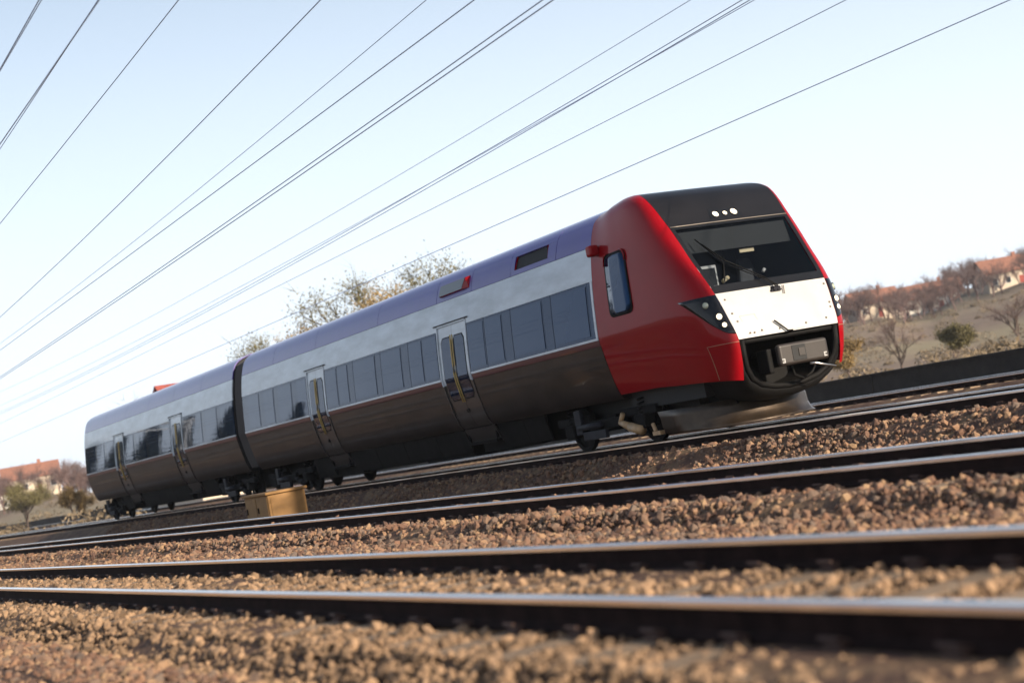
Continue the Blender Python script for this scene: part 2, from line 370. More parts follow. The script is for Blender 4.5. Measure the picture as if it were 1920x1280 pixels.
dens = np.clip(900 * (8.0 / np.maximum(d, 4)) ** 1.25, 0, 800)
keep &= rng.random(NP) < dens * (27 * 62.5) / NP
px, py, d = px[keep], py[keep], d[keep]
ok = np.ones(len(px), bool); zz = gz(px)
for c, zt in TR:
    for s in (-1, 1): ok &= np.abs(px - c - s * .7535) > .10
for ti, (c, zt) in enumerate(TR):                          # keep the sleeper tops nearly clear
    ph = (py + 4.0 - ti * .17 + .31) % .62 - .31
    ok &= ~((np.abs(px - c) < 1.27) & (np.abs(ph) < .125) & (rng.random(len(px)) < .9))
px, py, d, zz = px[ok], py[ok], d[ok], zz[ok]
size = np.clip(rng.lognormal(-3.72, .42, len(px)), .010, .062) * np.clip((d / 9) ** .3, .9, 1.25)
tan_ = (np.abs(px - 4.43) < .66) | ((px > 2.75) & (px < 3.62))
P_ = np.stack([px, py, zz + size * .25], -1)
stones('ballast_stones', 'loose red brown ballast stones lying between and around the rails', P_[~tan_], size[~tan_], 'stone')
stones('sandy_ballast', 'tan sandy ballast between and beside the rails of the nearest track', P_[tan_], size[tan_] * .85, 'sandstone')

# ------------------------------------------------------------------ train
XC = 16.2
cp = [(1.16, .84), (1.25, .95), (1.39, 1.436), (1.465, 1.83), (1.49, 1.95), (1.478, 2.2), (1.405, 3.0), (1.30, 3.59), (1.15, 4.00), (.95, 4.16), (.55, 4.28), (0, 4.32)]
ch = np.concatenate([[0], np.cumsum([math.dist(cp[i], cp[i + 1]) for i in range(len(cp) - 1)])])
fw, fz = pchip(ch, [p[0] for p in cp]), pchip(ch, [p[1] for p in cp])
SS = np.linspace(0, ch[-1], 400); PW, PZ = fw(SS), fz(SS)
def wz(z): return float(np.interp(z, PZ, PW))
def slc(zlo, zhi, n):
    if zhi >= 4.32:
        s0 = np.interp(zlo, PZ, SS); s = np.linspace(s0, SS[-1], n); return list(zip(np.interp(s, SS, PW), np.interp(s, SS, PZ)))
    return [(wz(z), z) for z in np.linspace(zlo, zhi, n)]
def sheet(path, y0, y1, thick=.03, off=0.0, ny=2):
    """path: list of (X, Z) world points from bottom to top on the camera side, extruded along Y with turned-in edges"""
    nrm = []
    for i in range(len(path)):
        a = Vector(path[max(i - 1, 0)]); b = Vector(path[min(i + 1, len(path) - 1)]); t = (b - a).normalized(); nrm.append(Vector((-t.y, t.x)))
    yl = np.linspace(y0, y1, ny); v = []; f = []
    P = [Vector(p) + nn * off for p, nn in zip(path, nrm)]; Q = [Vector(p) + nn * (off - thick) for p, nn in zip(path, nrm)]
    k = len(P)
    for y in yl:
        v += [(p.x, y, p.y) for p in P]
    for j in range(ny - 1):
        for i in range(k - 1): f.append((j * k + i, j * k + i + 1, (j + 1) * k + i + 1, (j + 1) * k + i))
    f = [q[::-1] for q in f]
    def edge(a, b):
        m = len(v); v.extend(a + b); l = len(a)
        for i in range(l - 1): f.append((m + i, m + i + 1, m + l + i + 1, m + l + i))
    edge([(p.x, y0, p.y) for p in P], [(p.x, y0, p.y) for p in Q]); edge([(p.x, y1, p.y) for p in Q], [(p.x, y1, p.y) for p in P])
    edge([(P[0].x, y, P[0].y) for y in yl], [(Q[0].x, y, Q[0].y) for y in yl]); edge([(Q[-1].x, y, Q[-1].y) for y in yl], [(P[-1].x, y, P[-1].y) for y in yl])
    return v, f
def side_path(zlo, zhi, n=6, side=-1):
    p = [(XC + side * w, z) for w, z in slc(zlo, zhi, n)]
    return p if side < 0 else p[::-1]
def side_panel(name, y0, y1, zlo, zhi, m, parent, n=6, off=0.0, thick=.03, g=.006):
    v, f = sheet(side_path(zlo, zhi, n), y0 + g, y1 - g, thick, off); return obj(name, v, f, m, parent, True)
def auto_smooth(o):
    for p in o.data.polygons: p.use_smooth = True
    o.data.set_sharp_from_angle(angle=math.radians(35)); return o
def roof_path(zlo=3.605, n=14):
    l = [(XC - w, z) for w, z in slc(zlo, 4.32, n)]; return l + [(2 * XC - x, z) for x, z in l[-2::-1]]

def shell(parent, y0, y1):
    l = [(XC - max(w - .035, 0), z - (.04 if z > 4 else 0)) for w, z in slc(.86, 4.32, 40)]; full = l + [(2 * XC - x, z) for x, z in l[-2::-1]]
    k = len(full); v = [(x, y, z) for y in (y0, y1) for x, z in full]
    f = [(i + 1, i, k + i, k + i + 1) for i in range(k - 1)] + [tuple(range(k)), tuple(range(2 * k - 1, k - 1, -1)), (0, k - 1, 2 * k - 1, k)]
    o = obj('body_shell', v, f, 'seam', parent); return o
def far_side(parent, y0, y1):
    for nm, a, b, m in (('far_lower_panel', .85, 1.93, 'lower'), ('far_window_band', 1.95, 3.0, 'glass'), ('far_upper_panel', 3.005, 3.595, 'white')):
        v, f = sheet(side_path(a, b, 6, 1), y0, y1, .03); obj(nm, v, f, m, parent, True)

def door(parent, y0, y1):
    """double-leaf door: frame part with leaves, glass and grips as sub-parts"""
    fr = MB()
    for a, b in ((y0, y0 + .045), (y1 - .045, y1)):
        v, f = sheet(side_path(.86, 3.09, 14), a + .006, b - .006, .04, .012); fr.add(v, f)
    v, f = sheet(side_path(3.075, 3.11, 3), y0 + .05, y1 - .05, .04, .012); fr.add(v, f)
    d = auto_smooth(fr.build('door', 'white', parent))
    v, f = sheet(side_path(3.112, 3.13, 2), y0 - .10, y1 + .10, .05, .035); obj('drip_rail', v, f, 'seam', d)
    v, f = sheet(side_path(.86, 1.83, 8), y0 + .004, y0 + .047, .03, .018); obj('door_post', v, f, 'doorgrey', d)
    v, f = sheet(side_path(.86, 1.83, 8), y1 - .047, y1 - .004, .03, .018); obj('door_post', v, f, 'doorgrey', d)
    ym = (y0 + y1) / 2
    for a, b, ins in ((y0 + .05, ym - .006, 1), (ym + .006, y1 - .05, -1)):
        v, f = sheet(side_path(1.84, 3.07, 10), a, b, .03, -.012); lf = obj('door_leaf', v, f, 'white', d); auto_smooth(lf)
        v, f = sheet(side_path(.86, 1.835, 10), a, b, .03, -.012); auto_smooth(obj('door_leaf', v, f, 'doorgrey', d))
        ga, gb = (a + .13, b - .05) if ins > 0 else (a + .05, b - .13)
        # glass with rounded corners: rubber surround then pane
        for nm, e, mm, o_ in (('window_rubber', .022, 'rubber', .0), ('window', 0, 'glass', .006)):
            rows = []; zl = np.linspace(1.50 - e, 2.82 + e, 15)
            R = .09
            for z in zl:
                dz = min(z - zl[0], zl[-1] - z); c = 0 if dz > R else R - math.sqrt(max(0, R * R - (R - dz) ** 2))
                rows.append((z, ga - e + c, gb + e - c))
            v = []; f = []
            for z, p, q in rows:
                w = wz(z) + o_ - .009; v += [(XC - w, p, z), (XC - w, q, z), ]
            for i in range(len(rows) - 1): f.append((2 * i, 2 * i + 2, 2 * i + 3, 2 * i + 1))
            v2 = [(x + .012, y, z) for x, y, z in v]; k = len(v); v += v2
            for i in range(len(rows) - 1): f += [(2 * i, k + 2 * i, k + 2 * i + 2, 2 * i + 2), (2 * i + 1, 2 * i + 3, k + 2 * i + 3, k + 2 * i + 1)]
            obj(nm, v, f, mm, d)
        gy = ym - ins * .045
        t = MB(); t.tube([(XC - wz(z) - .014, gy, z) for z in np.linspace(1.42, 2.86, 8)], .013, 6); t.build('grip_bar', 'brass', d, True)
    v, f = sheet(side_path(1.20, 1.27, 2), ym - .05, ym + .05, .02, .01); obj('door_button', v, f, 'rubber', d)
    st = MB(); st.box(XC - 1.16, XC - .85, y0 + .04, y1 - .04, .50, .56); st.box(XC - 1.12, XC - 1.08, y0 + .06, y0 + .1, .56, .86); st.box(XC - 1.12, XC - 1.08, y1 - .1, y1 - .06, .56, .86)
    st.build('door_step', 'skirt', d)
    # curved step-well panel under the door
    p = [(XC - 1.0, .50), (XC - 1.06, .62), (XC - 1.115, .74), (XC - 1.16, .845)]
    v, f = sheet(p, y0 + .02, y1 - .02, .03, .01); obj('step_panel', v, f, 'doorgrey', d, True)
    return d

def band(parent, edges, mull):
    """window band: each pane a part; narrow bays are dark mullions"""
    for i in range(len(edges) - 1):
        a, b = edges[i], edges[i + 1]
        nm = 'window_mullion' if (b - a) < .42 else 'window_pane'
        o = side_panel(nm, a, b, 1.992, 2.995, 'glass', parent, 6, -.002 - .003 * (i % 2), .03, .006)
        if nm == 'window_pane' and b - a > .7:
            e = .05
            side_panel('window_gasket', a + e, b - e, 2.05, 2.94, 'pglass', o, 6, .004, .006, 0)

MT['pglass'] = mat('pane_glass', (.006, .020, .048), .02, spec=.5, ior=1.46, stint=(.18, .42, 1), bump=.0014, bscale=1.3)

def intake(parent, y0, y1, pocket):
    """roof-edge air intake: pocket = recessed opening with louvres, else raised housing with a dark side grille"""
    za, zb = 3.70, 3.955
    P = lambda z, o=0: XC - wz(z) - o
    if pocket:
        m = MB()                    # recess end wall towards the rear (faces the sun), floor and frame
        d = .16
        xa, xb = P(za), P(zb)
        fr = MB()
        fr.add([(xa - .004, y0, za), (xb - .004, y0 + .05, zb), (xb + d, y0 + .05, zb), (xa + d, y0, za)], [(0, 1, 2, 3)])
        fr.add([(xa - .004, y1, za), (xb - .004, y1 - .05, zb), (xb + d, y1 - .05, zb), (xa + d, y1, za)], [(3, 2, 1, 0)])
        fr.add([(xa - .004, y0, za), (xa - .004, y1, za), (xa + d, y1, za), (xa + d, y0, za)], [(0, 3, 2, 1)])
        r = fr.build('air_intake', 'red', parent)
        b = MB(); b.add([(xa + d - .02, y0, za), (xa + d - .02, y1, za), (xb + d - .02, y1, zb), (xb + d - .02, y0, zb)], [(0, 3, 2, 1)]); b.build('intake_back', 'seam', r)
        for k in range(6):
            z = za + .03 + k * .04; l = MB(); l.box(P(z) + .05, P(z) + .11, y0 + .03, y1 - .03, z, z + .012); l.build('louvre', 'red_dirty', r)
    else:
        m = MB(); o = .10
        A = [(P(za, .004), y0, za), (P(za, .004), y1, za), (P(zb, -.02), y1 - .12, zb), (P(zb, -.02), y0, zb)]
        B = [(P(za, .05), y0 + .26, za + .02), (P(za, .05), y1 - .02, za + .02), (P(zb, .10), y1 - .12, zb - .03), (P(zb, .10), y0 + .10, zb - .03)]
        m.add(A + B, [(4, 7, 6, 5), (0, 3, 7, 4), (1, 5, 6, 2), (0, 4, 5, 1), (3, 2, 6, 7)])
        r = m.build('air_intake', 'red', parent)
        g = MB(); q = [(x - .006, y, z) for x, y, z in B]; g.add(q, [(0, 3, 2, 1)])
        g.build('intake_grille', 'glassgrey', r)
MT['glassgrey'] = mat('grille_grey', (.03, .04, .055), .35, coat=.4)

def bogie(parent, yc, bright=False):  # bright: damper and sand pipe get the painted sunlit tan
    b = MB()
    for s in (-1, 1):
        x = XC + s * 1.0
        b.box(x - .07, x + .07, yc - 1.75, yc - .55, .52, .68); b.box(x - .07, x + .07, yc + .55, yc + 1.75, .52, .68); b.box(x - .07, x + .07, yc - .62, yc + .62, .38, .56)
    b.box(XC - .95, XC + .95, yc - .2, yc + .2, .42, .62)
    B = bevel(b.build('bogie', 'bogie', parent), .02)
    for ya in (yc - 1.25, yc + 1.25):
        a = MB(); a.cyl((XC, ya, .43), (1, 0, 0), .08, 1.9, 12); a.build('axle', 'bogie', B, True)
        for s in (-1, 1):
            w = MB(); prof = [(.0, .10), (.03, .40), (.05, .43), (.135, .425), (.135, .36), (.09, .34), (.09, .14), (.16, .12), (.16, .0)]
            nn = 40; k = len(prof); v = []; f = []
            for j in range(nn):
                t = 2 * PI * j / nn
                for q, r in prof: v.append((XC + s * (.68 + q), ya + r * math.cos(t), .43 + r * math.sin(t)))
            for j in range(nn):
                for i in range(k - 1):
                    f.append((j * k + i, j * k + i + 1, ((j + 1) % nn) * k + i + 1, ((j + 1) % nn) * k + i))
            auto_smooth(obj('wheel', v, f, 'bogie', B))
            ab = MB(); ab.box(XC + s * 1.0 - .13, XC + s * 1.0 + .13, ya - .16, ya + .16, .28, .54); bevel(ab.build('axle_box', 'bogie', B), .03)
            sp = MB(); sp.tube([(XC + s * 1.0 + .09 * math.cos(t), ya + .09 * math.sin(t), .54 + .012 * t / 1.0) for t in np.linspace(0, 2 * PI * 4, 50)], .018, 6); sp.build('spring', 'bogie', B, True)
    x = XC - 1.13
    da = MB(); da.tube([(x, yc - .75, .60), (x, yc - .62, .44)], .045, 12); da.tube([(x, yc - .62, .45), (x - .01, yc - .95, .34)], [.05, .075], 12); da.tube([(x - .01, yc - .95, .34), (x - .01, yc - 1.32, .25)], .085, 14)
    da.build('damper', 'tan' if bright else 'bogie', B, True)
    lk = MB(); lk.tube([(x, yc - 1.66, .34), (x, yc - 1.72, .20)], .035, 8); lk.box(x - .05, x + .05, yc - 1.92, yc - 1.68, .13, .20)
    lk.build('sand_pipe', 'tan' if bright else 'bogie', B)
    cy = MB(); cy.tube([(x, yc + .05, .47), (x, yc + .85, .47)], .06, 12); cy.build('brake_cylinder', 'bogie_grey', B, True)
    br = MB(); br.box(x - .03, x + .05, yc + .72, yc + .95, .34, .80); br.box(x - .03, x + .05, yc - .1, yc + .72, .22, .38); bevel(br.build('bracket', 'bogie_grey', B), .015)
MT['bogie_grey'] = mat('bogie_grey', (.018, .018, .024), .6, spec=.2, var=.2, vscale=6)

def skirt(parent, y0, y1):
    p = [(XC - 1.0, .34), (XC - 1.06, .55), (XC - 1.12, .845)]
    v, f = sheet(p, y0 + .008, y1 - .008, .03); return obj('skirt_panel', v, f, 'skirt', parent, True)

# ---- front railcar
car = empty('railcar', (XC, 33, 0)); tag(car, 'front car of the red and white train with the driving cab', 'railcar', 'cars of the train')
Y0c, Y1c = 24.15, 44.25
shell(car, Y0c + .02, Y1c); far_side(car, Y0c, Y1c)
def roofs(parent, cuts):
    for a, b in zip(cuts[:-1], cuts[1:]):
        v, f = sheet(roof_path(), a + .007, b - .007, .03); auto_smooth(obj('roof_panel', v, f, 'sky_violet', parent))
def roof_with_gap(parent, a, b, pk):
    """roof panel around a recessed intake on the camera side"""
    za, zb = 3.70, 3.955
    v, f = sheet(side_path(3.605, za, 4), a + .007, b - .007, .03); obj('roof_panel', v, f, 'sky_violet', parent, True)
    top = [p for p in roof_path(zb)]
    v, f = sheet(top, a + .007, b - .007, .03); auto_smooth(obj('roof_panel', v, f, 'sky_violet', parent))
    return za, zb
roofs(car, [24.15, 25.45])
for y0, y1, pk, a, b in ((25.45, 27.3, True, 25.78, 27.12),):
    za, zb = roof_with_gap(car, y0, y1, pk)
    for p, q in ((y0, a), (b, y1)):
        v, f = sheet(side_path(za + .001, zb - .001, 5), p + .007, q, .03); obj('roof_panel', v, f, 'sky_violet', car, True)
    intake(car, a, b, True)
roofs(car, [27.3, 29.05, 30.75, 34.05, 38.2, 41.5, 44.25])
intake(car, 29.15, 30.55, False)
for a, b in ((24.15, 29.22), (29.22, 30.91), (30.91, 34.1), (34.1, 37.49), (37.49, 38.98), (38.98, 44.25)):
    hi = (29.22, 37.49)
    side_panel('upper_panel', a, b, 3.135 if a in hi else 3.0, 3.597, 'white', car, 6, 0, .03, .0015 if a in hi or b in hi or True else .006)
for a, b in ((29.22, 29.34), (30.79, 30.91), (37.49, 37.59), (38.88, 38.98)):
    side_panel('upper_panel', a, b, 3.0, 3.13, 'white', car, 3, -.001, .03, .001)
segs = [(24.16, 29.33), (30.80, 37.58), (38.89, 44.24)]
for a, b in segs:
    side_panel('lower_panel', a, b, .85, 1.838, 'lower', car, 14)
    side_panel('stripe', a, b, 1.842, 1.945, 'maroon', car, 4, 0, .03, .003)
    side_panel('window_sill', a, b, 1.948, 1.988, 'white', car, 3, .006, .03, .003)
side_panel('window_trim', 24.16, 24.235, 1.99, 2.998, 'white', car, 6, .004, .03, .003)
band(car, [24.24, 24.36, 25.72, 26.04, 27.36, 27.72, 28.53, 29.335], 0)
band(car, [30.795, 31.58, 32.35, 32.73, 33.94, 34.25, 35.67, 36.0, 36.74, 37.585], 0)
band(car, [38.885, 39.7, 40.05, 41.2, 41.5, 42.4, 42.75, 43.8, 44.24], 0)
door(car, 29.34, 30.79); door(car, 37.59, 38.88)
for a, b in ((27.3, 28.2), (28.2, 29.3), (30.85, 32.4), (32.4, 34.2), (34.2, 35.9), (35.9, 37.5), (38.95, 40.2)): skirt(car, a, b)
bogie(car, 25.15, True); bogie(car, 42.3)
u = MB()
for (a, b, z0) in ((28.0, 30.5, .3), (31.0, 33.5, .25), (34, 37, .3), (37.4, 39.8, .28)): u.box(XC - .9, XC + .9, a, b, z0, .86)
u.box(XC - .66, XC + .66, 26.9, 44.4, .30, .855); u.box(XC + .95, XC + 1.1, 27.5, 44.2, .32, .9)
u.build('underframe_equipment', 'bogie', car)

# ---- nose
fY0 = pchip([.45, .78, 1.1, 1.42, 1.8, 2.23, 2.85, 3.47, 3.75, 3.95, 4.05, 4.11, 4.16, 4.20], [20.98, 20.84, 20.75, 20.72, 20.82, 20.98, 21.36, 21.75, 21.96, 22.16, 22.34, 22.55, 22.95, 24.15])
fWM = pchip([.45, .78, 1.42, 1.6, 2.23, 2.85, 3.47, 3.75, 3.95, 4.05, 4.11, 4.16, 4.20], [.95, .985, 1.02, 1.045, 1.13, 1.19, 1.225, 1.255, 1.27, 1.24, 1.16, 1.0, .46])
fWC = pchip([.45, .78, .95, 1.44, 1.83, 1.95, 2.3, 3.0, 3.47, 3.75, 3.95, 4.05, 4.11, 4.16, 4.20], [1.2, 1.27, 1.32, 1.42, 1.475, 1.49, 1.50, 1.50, 1.49, 1.475, 1.45, 1.39, 1.28, 1.09, .52])
ZTOP = 4.20
def lift(y, z):                                            # the cab roof is domed a little above the coach roof
    if z <= 3.6: return z
    return 3.6 + (z - 3.6) * 1.16
def fWS(z): return wz(min(lift(0, z), 4.295))
def nose_xy(t, z):
    """t in 0..1 corner curve, 1..2 straight side back to the seam; returns half width, Y"""
    y0 = float(fY0(z)); wm = float(fWM(z)); wc = float(fWC(z)); ws = fWS(z)
    Lc = min(1.55, (Y0c - y0) * .55)
    if t <= 1:
        k = Lc / 1.55
        P = [(wm, y0), (wm + .86 * (wc - wm), y0 + .075 * k), (wc, y0 + .46 * k), (wc + (ws - wc) * .42, y0 + Lc)]
        a, b, c, d_ = (1 - t) ** 3, 3 * t * (1 - t) ** 2, 3 * t * t * (1 - t), t ** 3
        return sum(q * p[0] for q, p in zip((a, b, c, d_), P)), sum(q * p[1] for q, p in zip((a, b, c, d_), P))
    s = t - 1; e = s * s * (3 - 2 * s)
    wc = wc + (ws - wc) * .42
    return wc + (ws - wc) * (.5 * s + .5 * e), y0 + Lc + (Y0c - y0 - Lc) * s
def zrow(zr, t):
    zb = .78 + .15 * min(1, t / 1.3)
    return zr if zr >= 1.42 else zb + (zr - .78) / .64 * (1.42 - zb)
def npt(side, t, zr, off=0.0):
    z = zrow(zr, t); w, y = nose_xy(t, z)
    if off:
        e = .01; w1, y1 = nose_xy(min(t + e, 2), z); w0, y0 = nose_xy(max(t - e, 0), z); wu, yu = nose_xy(t, z + e); wd, yd = nose_xy(t, z - e)
        n_ = Vector((w1 - w0, y1 - y0, 0)).cross(Vector((wu - wd, yu - yd, 2 * e))).normalized()
        if n_.x < 0 and n_.y > 0: n_ = -n_
        if n_.x + .2 < 0: n_ = -n_
        w += n_.x * off; y += n_.y * off; z += n_.z * off
    return (XC + side * w, y, lift(y, z))
zr_ = np.concatenate([np.linspace(.78, 1.42, 8), np.linspace(1.42, 3.47, 22)[1:], np.linspace(3.47, 3.95, 8)[1:], np.linspace(3.95, 4.16, 11)[1:], [4.172, 4.182, 4.19, 4.196, ZTOP]])
ts_ = np.concatenate([np.linspace(0, 1, 19), np.linspace(1, 2, 9)[1:]])
shellm = MB()
for side in (-1, 1):
    v = [npt(side, t, z) for z in zr_ for t in ts_]; k = len(ts_)
    f = [(i * k + j, i * k + j + 1, (i + 1) * k + j + 1, (i + 1) * k + j) for i in range(len(zr_) - 1) for j in range(k - 1)]
    if side < 0: f = [q[::-1] for q in f]
    shellm.add(v, f)
cab = shellm.build('cab_shell', 'red', car, True)
def mask_grid(z0, z1, nz_, inset=0.0, wfrac=(-1, 1), nx=13, dy=0.0, wsub=0.0):
    v = []; zs = np.linspace(z0, z1, nz_); us = np.linspace(wfrac[0], wfrac[1], nx)
    for z in zs:
        wm = float(fWM(z)) - wsub; y = float(fY0(z))
        for u_ in us: v.append((XC + u_ * wm, y - .035 * (1 - u_ * u_) + dy, lift(y, z)))
    f = [(i * nx + j, i * nx + j + 1, (i + 1) * nx + j + 1, (i + 1) * nx + j) for i in range(nz_ - 1) for j in range(nx - 1)]
    # turned-in rim
    k = len(v); rim = [j for j in range(nx)] + [i * nx + nx - 1 for i in range(1, nz_)] + [(nz_ - 1) * nx + j for j in range(nx - 2, -1, -1)] + [i * nx for i in range(nz_ - 2, 0, -1)]
    a0 = len(v); v += [v[i] for i in rim]; v += [(v[i][0], v[i][1] + .04, v[i][2]) for i in rim]; r = len(rim)
    f += [(a0 + (i + 1) % r, a0 + i, a0 + r + i, a0 + r + (i + 1) % r) for i in range(r)]
    return v, f
v, f = mask_grid(1.432, 2.222, 10, wsub=.006); fp = auto_smooth(obj('front_panel', v, f, 'front_white', car))
def fpt(w, z, dy=0): 
    u_ = w / float(fWM(z)); return (XC + w, float(fY0(z)) - .035 * (1 - u_ * u_) + dy, lift(float(fY0(z)), z))
MT_b = mat('bolt_grey', (.16, .14, .12), .5)
for w, z in ((-1.0, 2.1), (-.97, 1.86), (-.93, 1.72), (-.55, 1.52), (-.78, 1.505), (-.7, 1.5), (-.2, 1.5), (.35, 1.52), (.8, 1.55), (.98, 1.72), (1.0, 1.8), (1.05, 2.12)):
    b = MB(); p = fpt(w, z); b.cyl((p[0], p[1], p[2]), (0, 1, .3), .018, .02, 8); b.build('bolt', MT_b, fp)
def strip_on_panel(pts, w_, m, nm, dy=-.003):
    b = MB()
    for (a, b_) in zip(pts[:-1], pts[1:]):
        d_ = Vector((b_[0] - a[0], b_[1] - a[1])).normalized() * w_; q = Vector((-d_.y, d_.x))
        c4 = [(a[0] + q.x, a[1] + q.y), (b_[0] + q.x, b_[1] + q.y), (b_[0] - q.x, b_[1] - q.y), (a[0] - q.x, a[1] - q.y)]
        top = [fpt(x, z, dy) for x, z in c4]; bot = [fpt(x, z, .01) for x, z in c4]
        b.add(top + bot, [(0, 3, 2, 1), (0, 1, 5, 4), (1, 2, 6, 5), (2, 3, 7, 6), (3, 0, 4, 7)])
    return b.build(nm, m, fp)
MT['line'] = mat('hatch_gap', (.35, .32, .29), .7)
strip_on_panel([(-.86, 1.80), (-.57, 1.80), (-.52, 1.50), (-.815, 1.49), (-.86, 1.80)], .004, 'line', 'hatch_outline')
h_ = MB(); h_.tube([fpt(-.275, 1.64, -.03), fpt(-.26, 1.62, -.04), fpt(-.08, 1.445, -.04), fpt(.02, 1.44, -.03)], .014, 6); h_.build('release_lever', 'rubber', fp, True)
strip_on_panel([(-.06, 1.446), (.30, 1.46)], .005, 'line', 'lever_slot')
# windscreen surround, glass and roof cap
sur = MB()
def ring(z0, z1, wa, wb, n_, dy):
    zs = np.linspace(z0, z1, n_); v = []
    for z in zs:
        for w in (wa(z), wb(z)): v.append(fpt(w, z, dy))
    return v, [(2 * i, 2 * i + 1, 2 * i + 3, 2 * i + 2) for i in range(n_ - 1)]
W = lambda z: float(fWM(z)) - .006
for s in (-1, 1):
    v, f = ring(2.232, 3.462, (lambda z, s=s: s * W(z)), (lambda z, s=s: s * (W(z) - .075)), 14, 0); sur.add(v, f if s < 0 else [q[::-1] for q in f])
for a, b in ((2.232, 2.36), (3.415, 3.462)):
    zs = (a, b); us = np.linspace(-1, 1, 13); v = [fpt(u_ * (W(z) - .075), z) for z in zs for u_ in us]; sur.add(v, [(j, j + 1, 13 + j + 1, 13 + j) for j in range(12)])
ws = sur.build('windscreen_surround', 'black', car)
v = []; zs = np.linspace(2.355, 3.42, 10); us = np.linspace(-1, 1, 13)
for z in zs:
    for u_ in us: v.append(fpt(u_ * (W(z) - .07), z, .012))
gl = obj('windscreen', v, [(i * 13 + j, i * 13 + j + 1, (i + 1) * 13 + j + 1, (i + 1) * 13 + j) for i in range(9) for j in range(12)], 'wglass', car, True)
v, f = mask_grid(3.478, ZTOP, 26, wsub=.004); auto_smooth(obj('roof_cap', v, f, 'cap', car))
tr_ = MB(); tr_.tube([fpt(u_ * (W(3.47) - .01), 3.470, -.006) for u_ in np.linspace(-1, 1, 15)], .009, 6); tr_.build('trim_strip', 'chrome_dull', car, True) if 'chrome_dull' in MT else tr_.build('trim_strip', mat('trim_grey', (.22, .19, .16), .4, metal=.4), car, True)
# wipers
wp = MB()
wp.tube([fpt(.06, 2.20, -.07), fpt(-.12, 2.38, -.07), fpt(-.62, 2.75, -.06), fpt(-.86, 3.10, -.05)], .011, 6)
wp.tube([fpt(.02, 2.20, -.07), fpt(-.16, 2.36, -.07), fpt(-.66, 2.70, -.06)], .009, 6)
wp.tube([fpt(-.84, 2.42, -.03), fpt(-.66, 2.73, -.035), fpt(-.92, 3.20, -.03)], .012, 6)
wpo = wp.build('wiper', 'rubber', car, True)
pv = MB()
for w in (-.02, .05): pv.cyl(fpt(w, 2.17, -.04), (0, 1, .2), .035, .09, 10)
pv.box(XC - .08, XC + .12, 20.86, 20.95, 2.12, 2.15); pv.build('wiper_pivot', 'bogie_grey', wpo)
for w in (.14, .17):
    q = MB(); q.tube([fpt(w, 2.06, -.012), fpt(w + .05, 2.20, -.012)], .007, 5); q.build('washer_pipe', 'line', wpo)
# cab interior
it = MB(); zs = np.linspace(1.6, 3.95, 12); k = 4; v = []
for z in zs:
    wm = float(fWM(z)) - .04; y = float(fY0(z)) + .09; v += [(XC - wm, y, z), (XC - wm, max(23.7, y + .1), z), (XC + wm, max(23.7, y + .1), z), (XC + wm, y, z)]
it.add(v, [(i * 4 + j, i * 4 + j + 1, (i + 1) * 4 + j + 1, (i + 1) * 4 + j) for i in range(11) for j in range(3)] + [(0, 1, 2, 3), (44, 45, 46, 47)])
ci = it.build('cab_interior', 'inner', car)
b = MB(); b.box(XC - 1.02, XC + 1.02, 21.25, 21.9, 1.7, 2.30); bevel(b.build('driver_desk', 'inner', ci), .05)
b = MB(); b.add([(XC - 1.12, 21.72, 3.36), (XC + 1.10, 21.72, 3.36), (XC + 1.10, 21.62, 2.98), (XC - 1.12, 21.62, 2.98), (XC - 1.12, 21.74, 3.36), (XC + 1.10, 21.74, 3.36), (XC + 1.10, 21.64, 2.98), (XC - 1.12, 21.64, 2.98)], [(0, 3, 2, 1), (4, 5, 6, 7), (3, 7, 6, 2)]); b.build('sun_blind', 'blind', ci)
b = MB(); b.add([(XC + .42, 22.35, 2.1), (XC + .98, 22.35, 2.1), (XC + .86, 22.5, 2.88), (XC + .60, 22.5, 2.88), (XC + .42, 22.5, 2.1), (XC + .98, 22.5, 2.1), (XC + .86, 22.62, 2.88), (XC + .60, 22.62, 2.88)], [(0, 1, 2, 3), (7, 6, 5, 4), (0, 3, 7, 4), (1, 5, 6, 2), (3, 2, 6, 7)]); bevel(b.build('driver_seat', 'seat', ci), .05)
b = MB(); b.box(XC + .06, XC + .36, 21.70, 21.72, 2.90, 2.97); b.build('notice_plate', 'cream', ci)
b = MB(); b.box(XC - 1.0, XC - .62, 21.50, 21.58, 2.36, 2.74); mo = bevel(b.build('monitor', 'front_white', ci), .015)
b = MB(); b.box(XC - .96, XC - .66, 21.493, 21.499, 2.40, 2.69); b.build('screen', 'black', mo)
b = MB(); b.tube([(XC - .58, 21.46, 2.44), (XC - .45, 21.46, 2.5)], .035, 8); b.build('handset', 'cream', ci, True)
b = MB(); b.tube([(XC + .22, 21.4, 2.50), (XC + .27, 21.4, 2.55)], .03, 8); b.build('paper_cup', 'front_white', ci, True)
# top headlight cluster
hb = MB(); zc = 3.605
def capp(w, z, dy): return fpt(w, z, dy)
q4 = [(-.36, 3.53), (.33, 3.53), (.27, 3.69), (-.30, 3.69)]
hb.add([capp(w, z, -.006) for w, z in q4] + [capp(w, z, .03) for w, z in q4], [(0, 1, 2, 3), (0, 4, 5, 1), (1, 5, 6, 2), (2, 6, 7, 3), (3, 7, 4, 0)])
hc = hb.build('headlight_cluster', 'black', car)
nfront = Vector((0, -.82, .57))
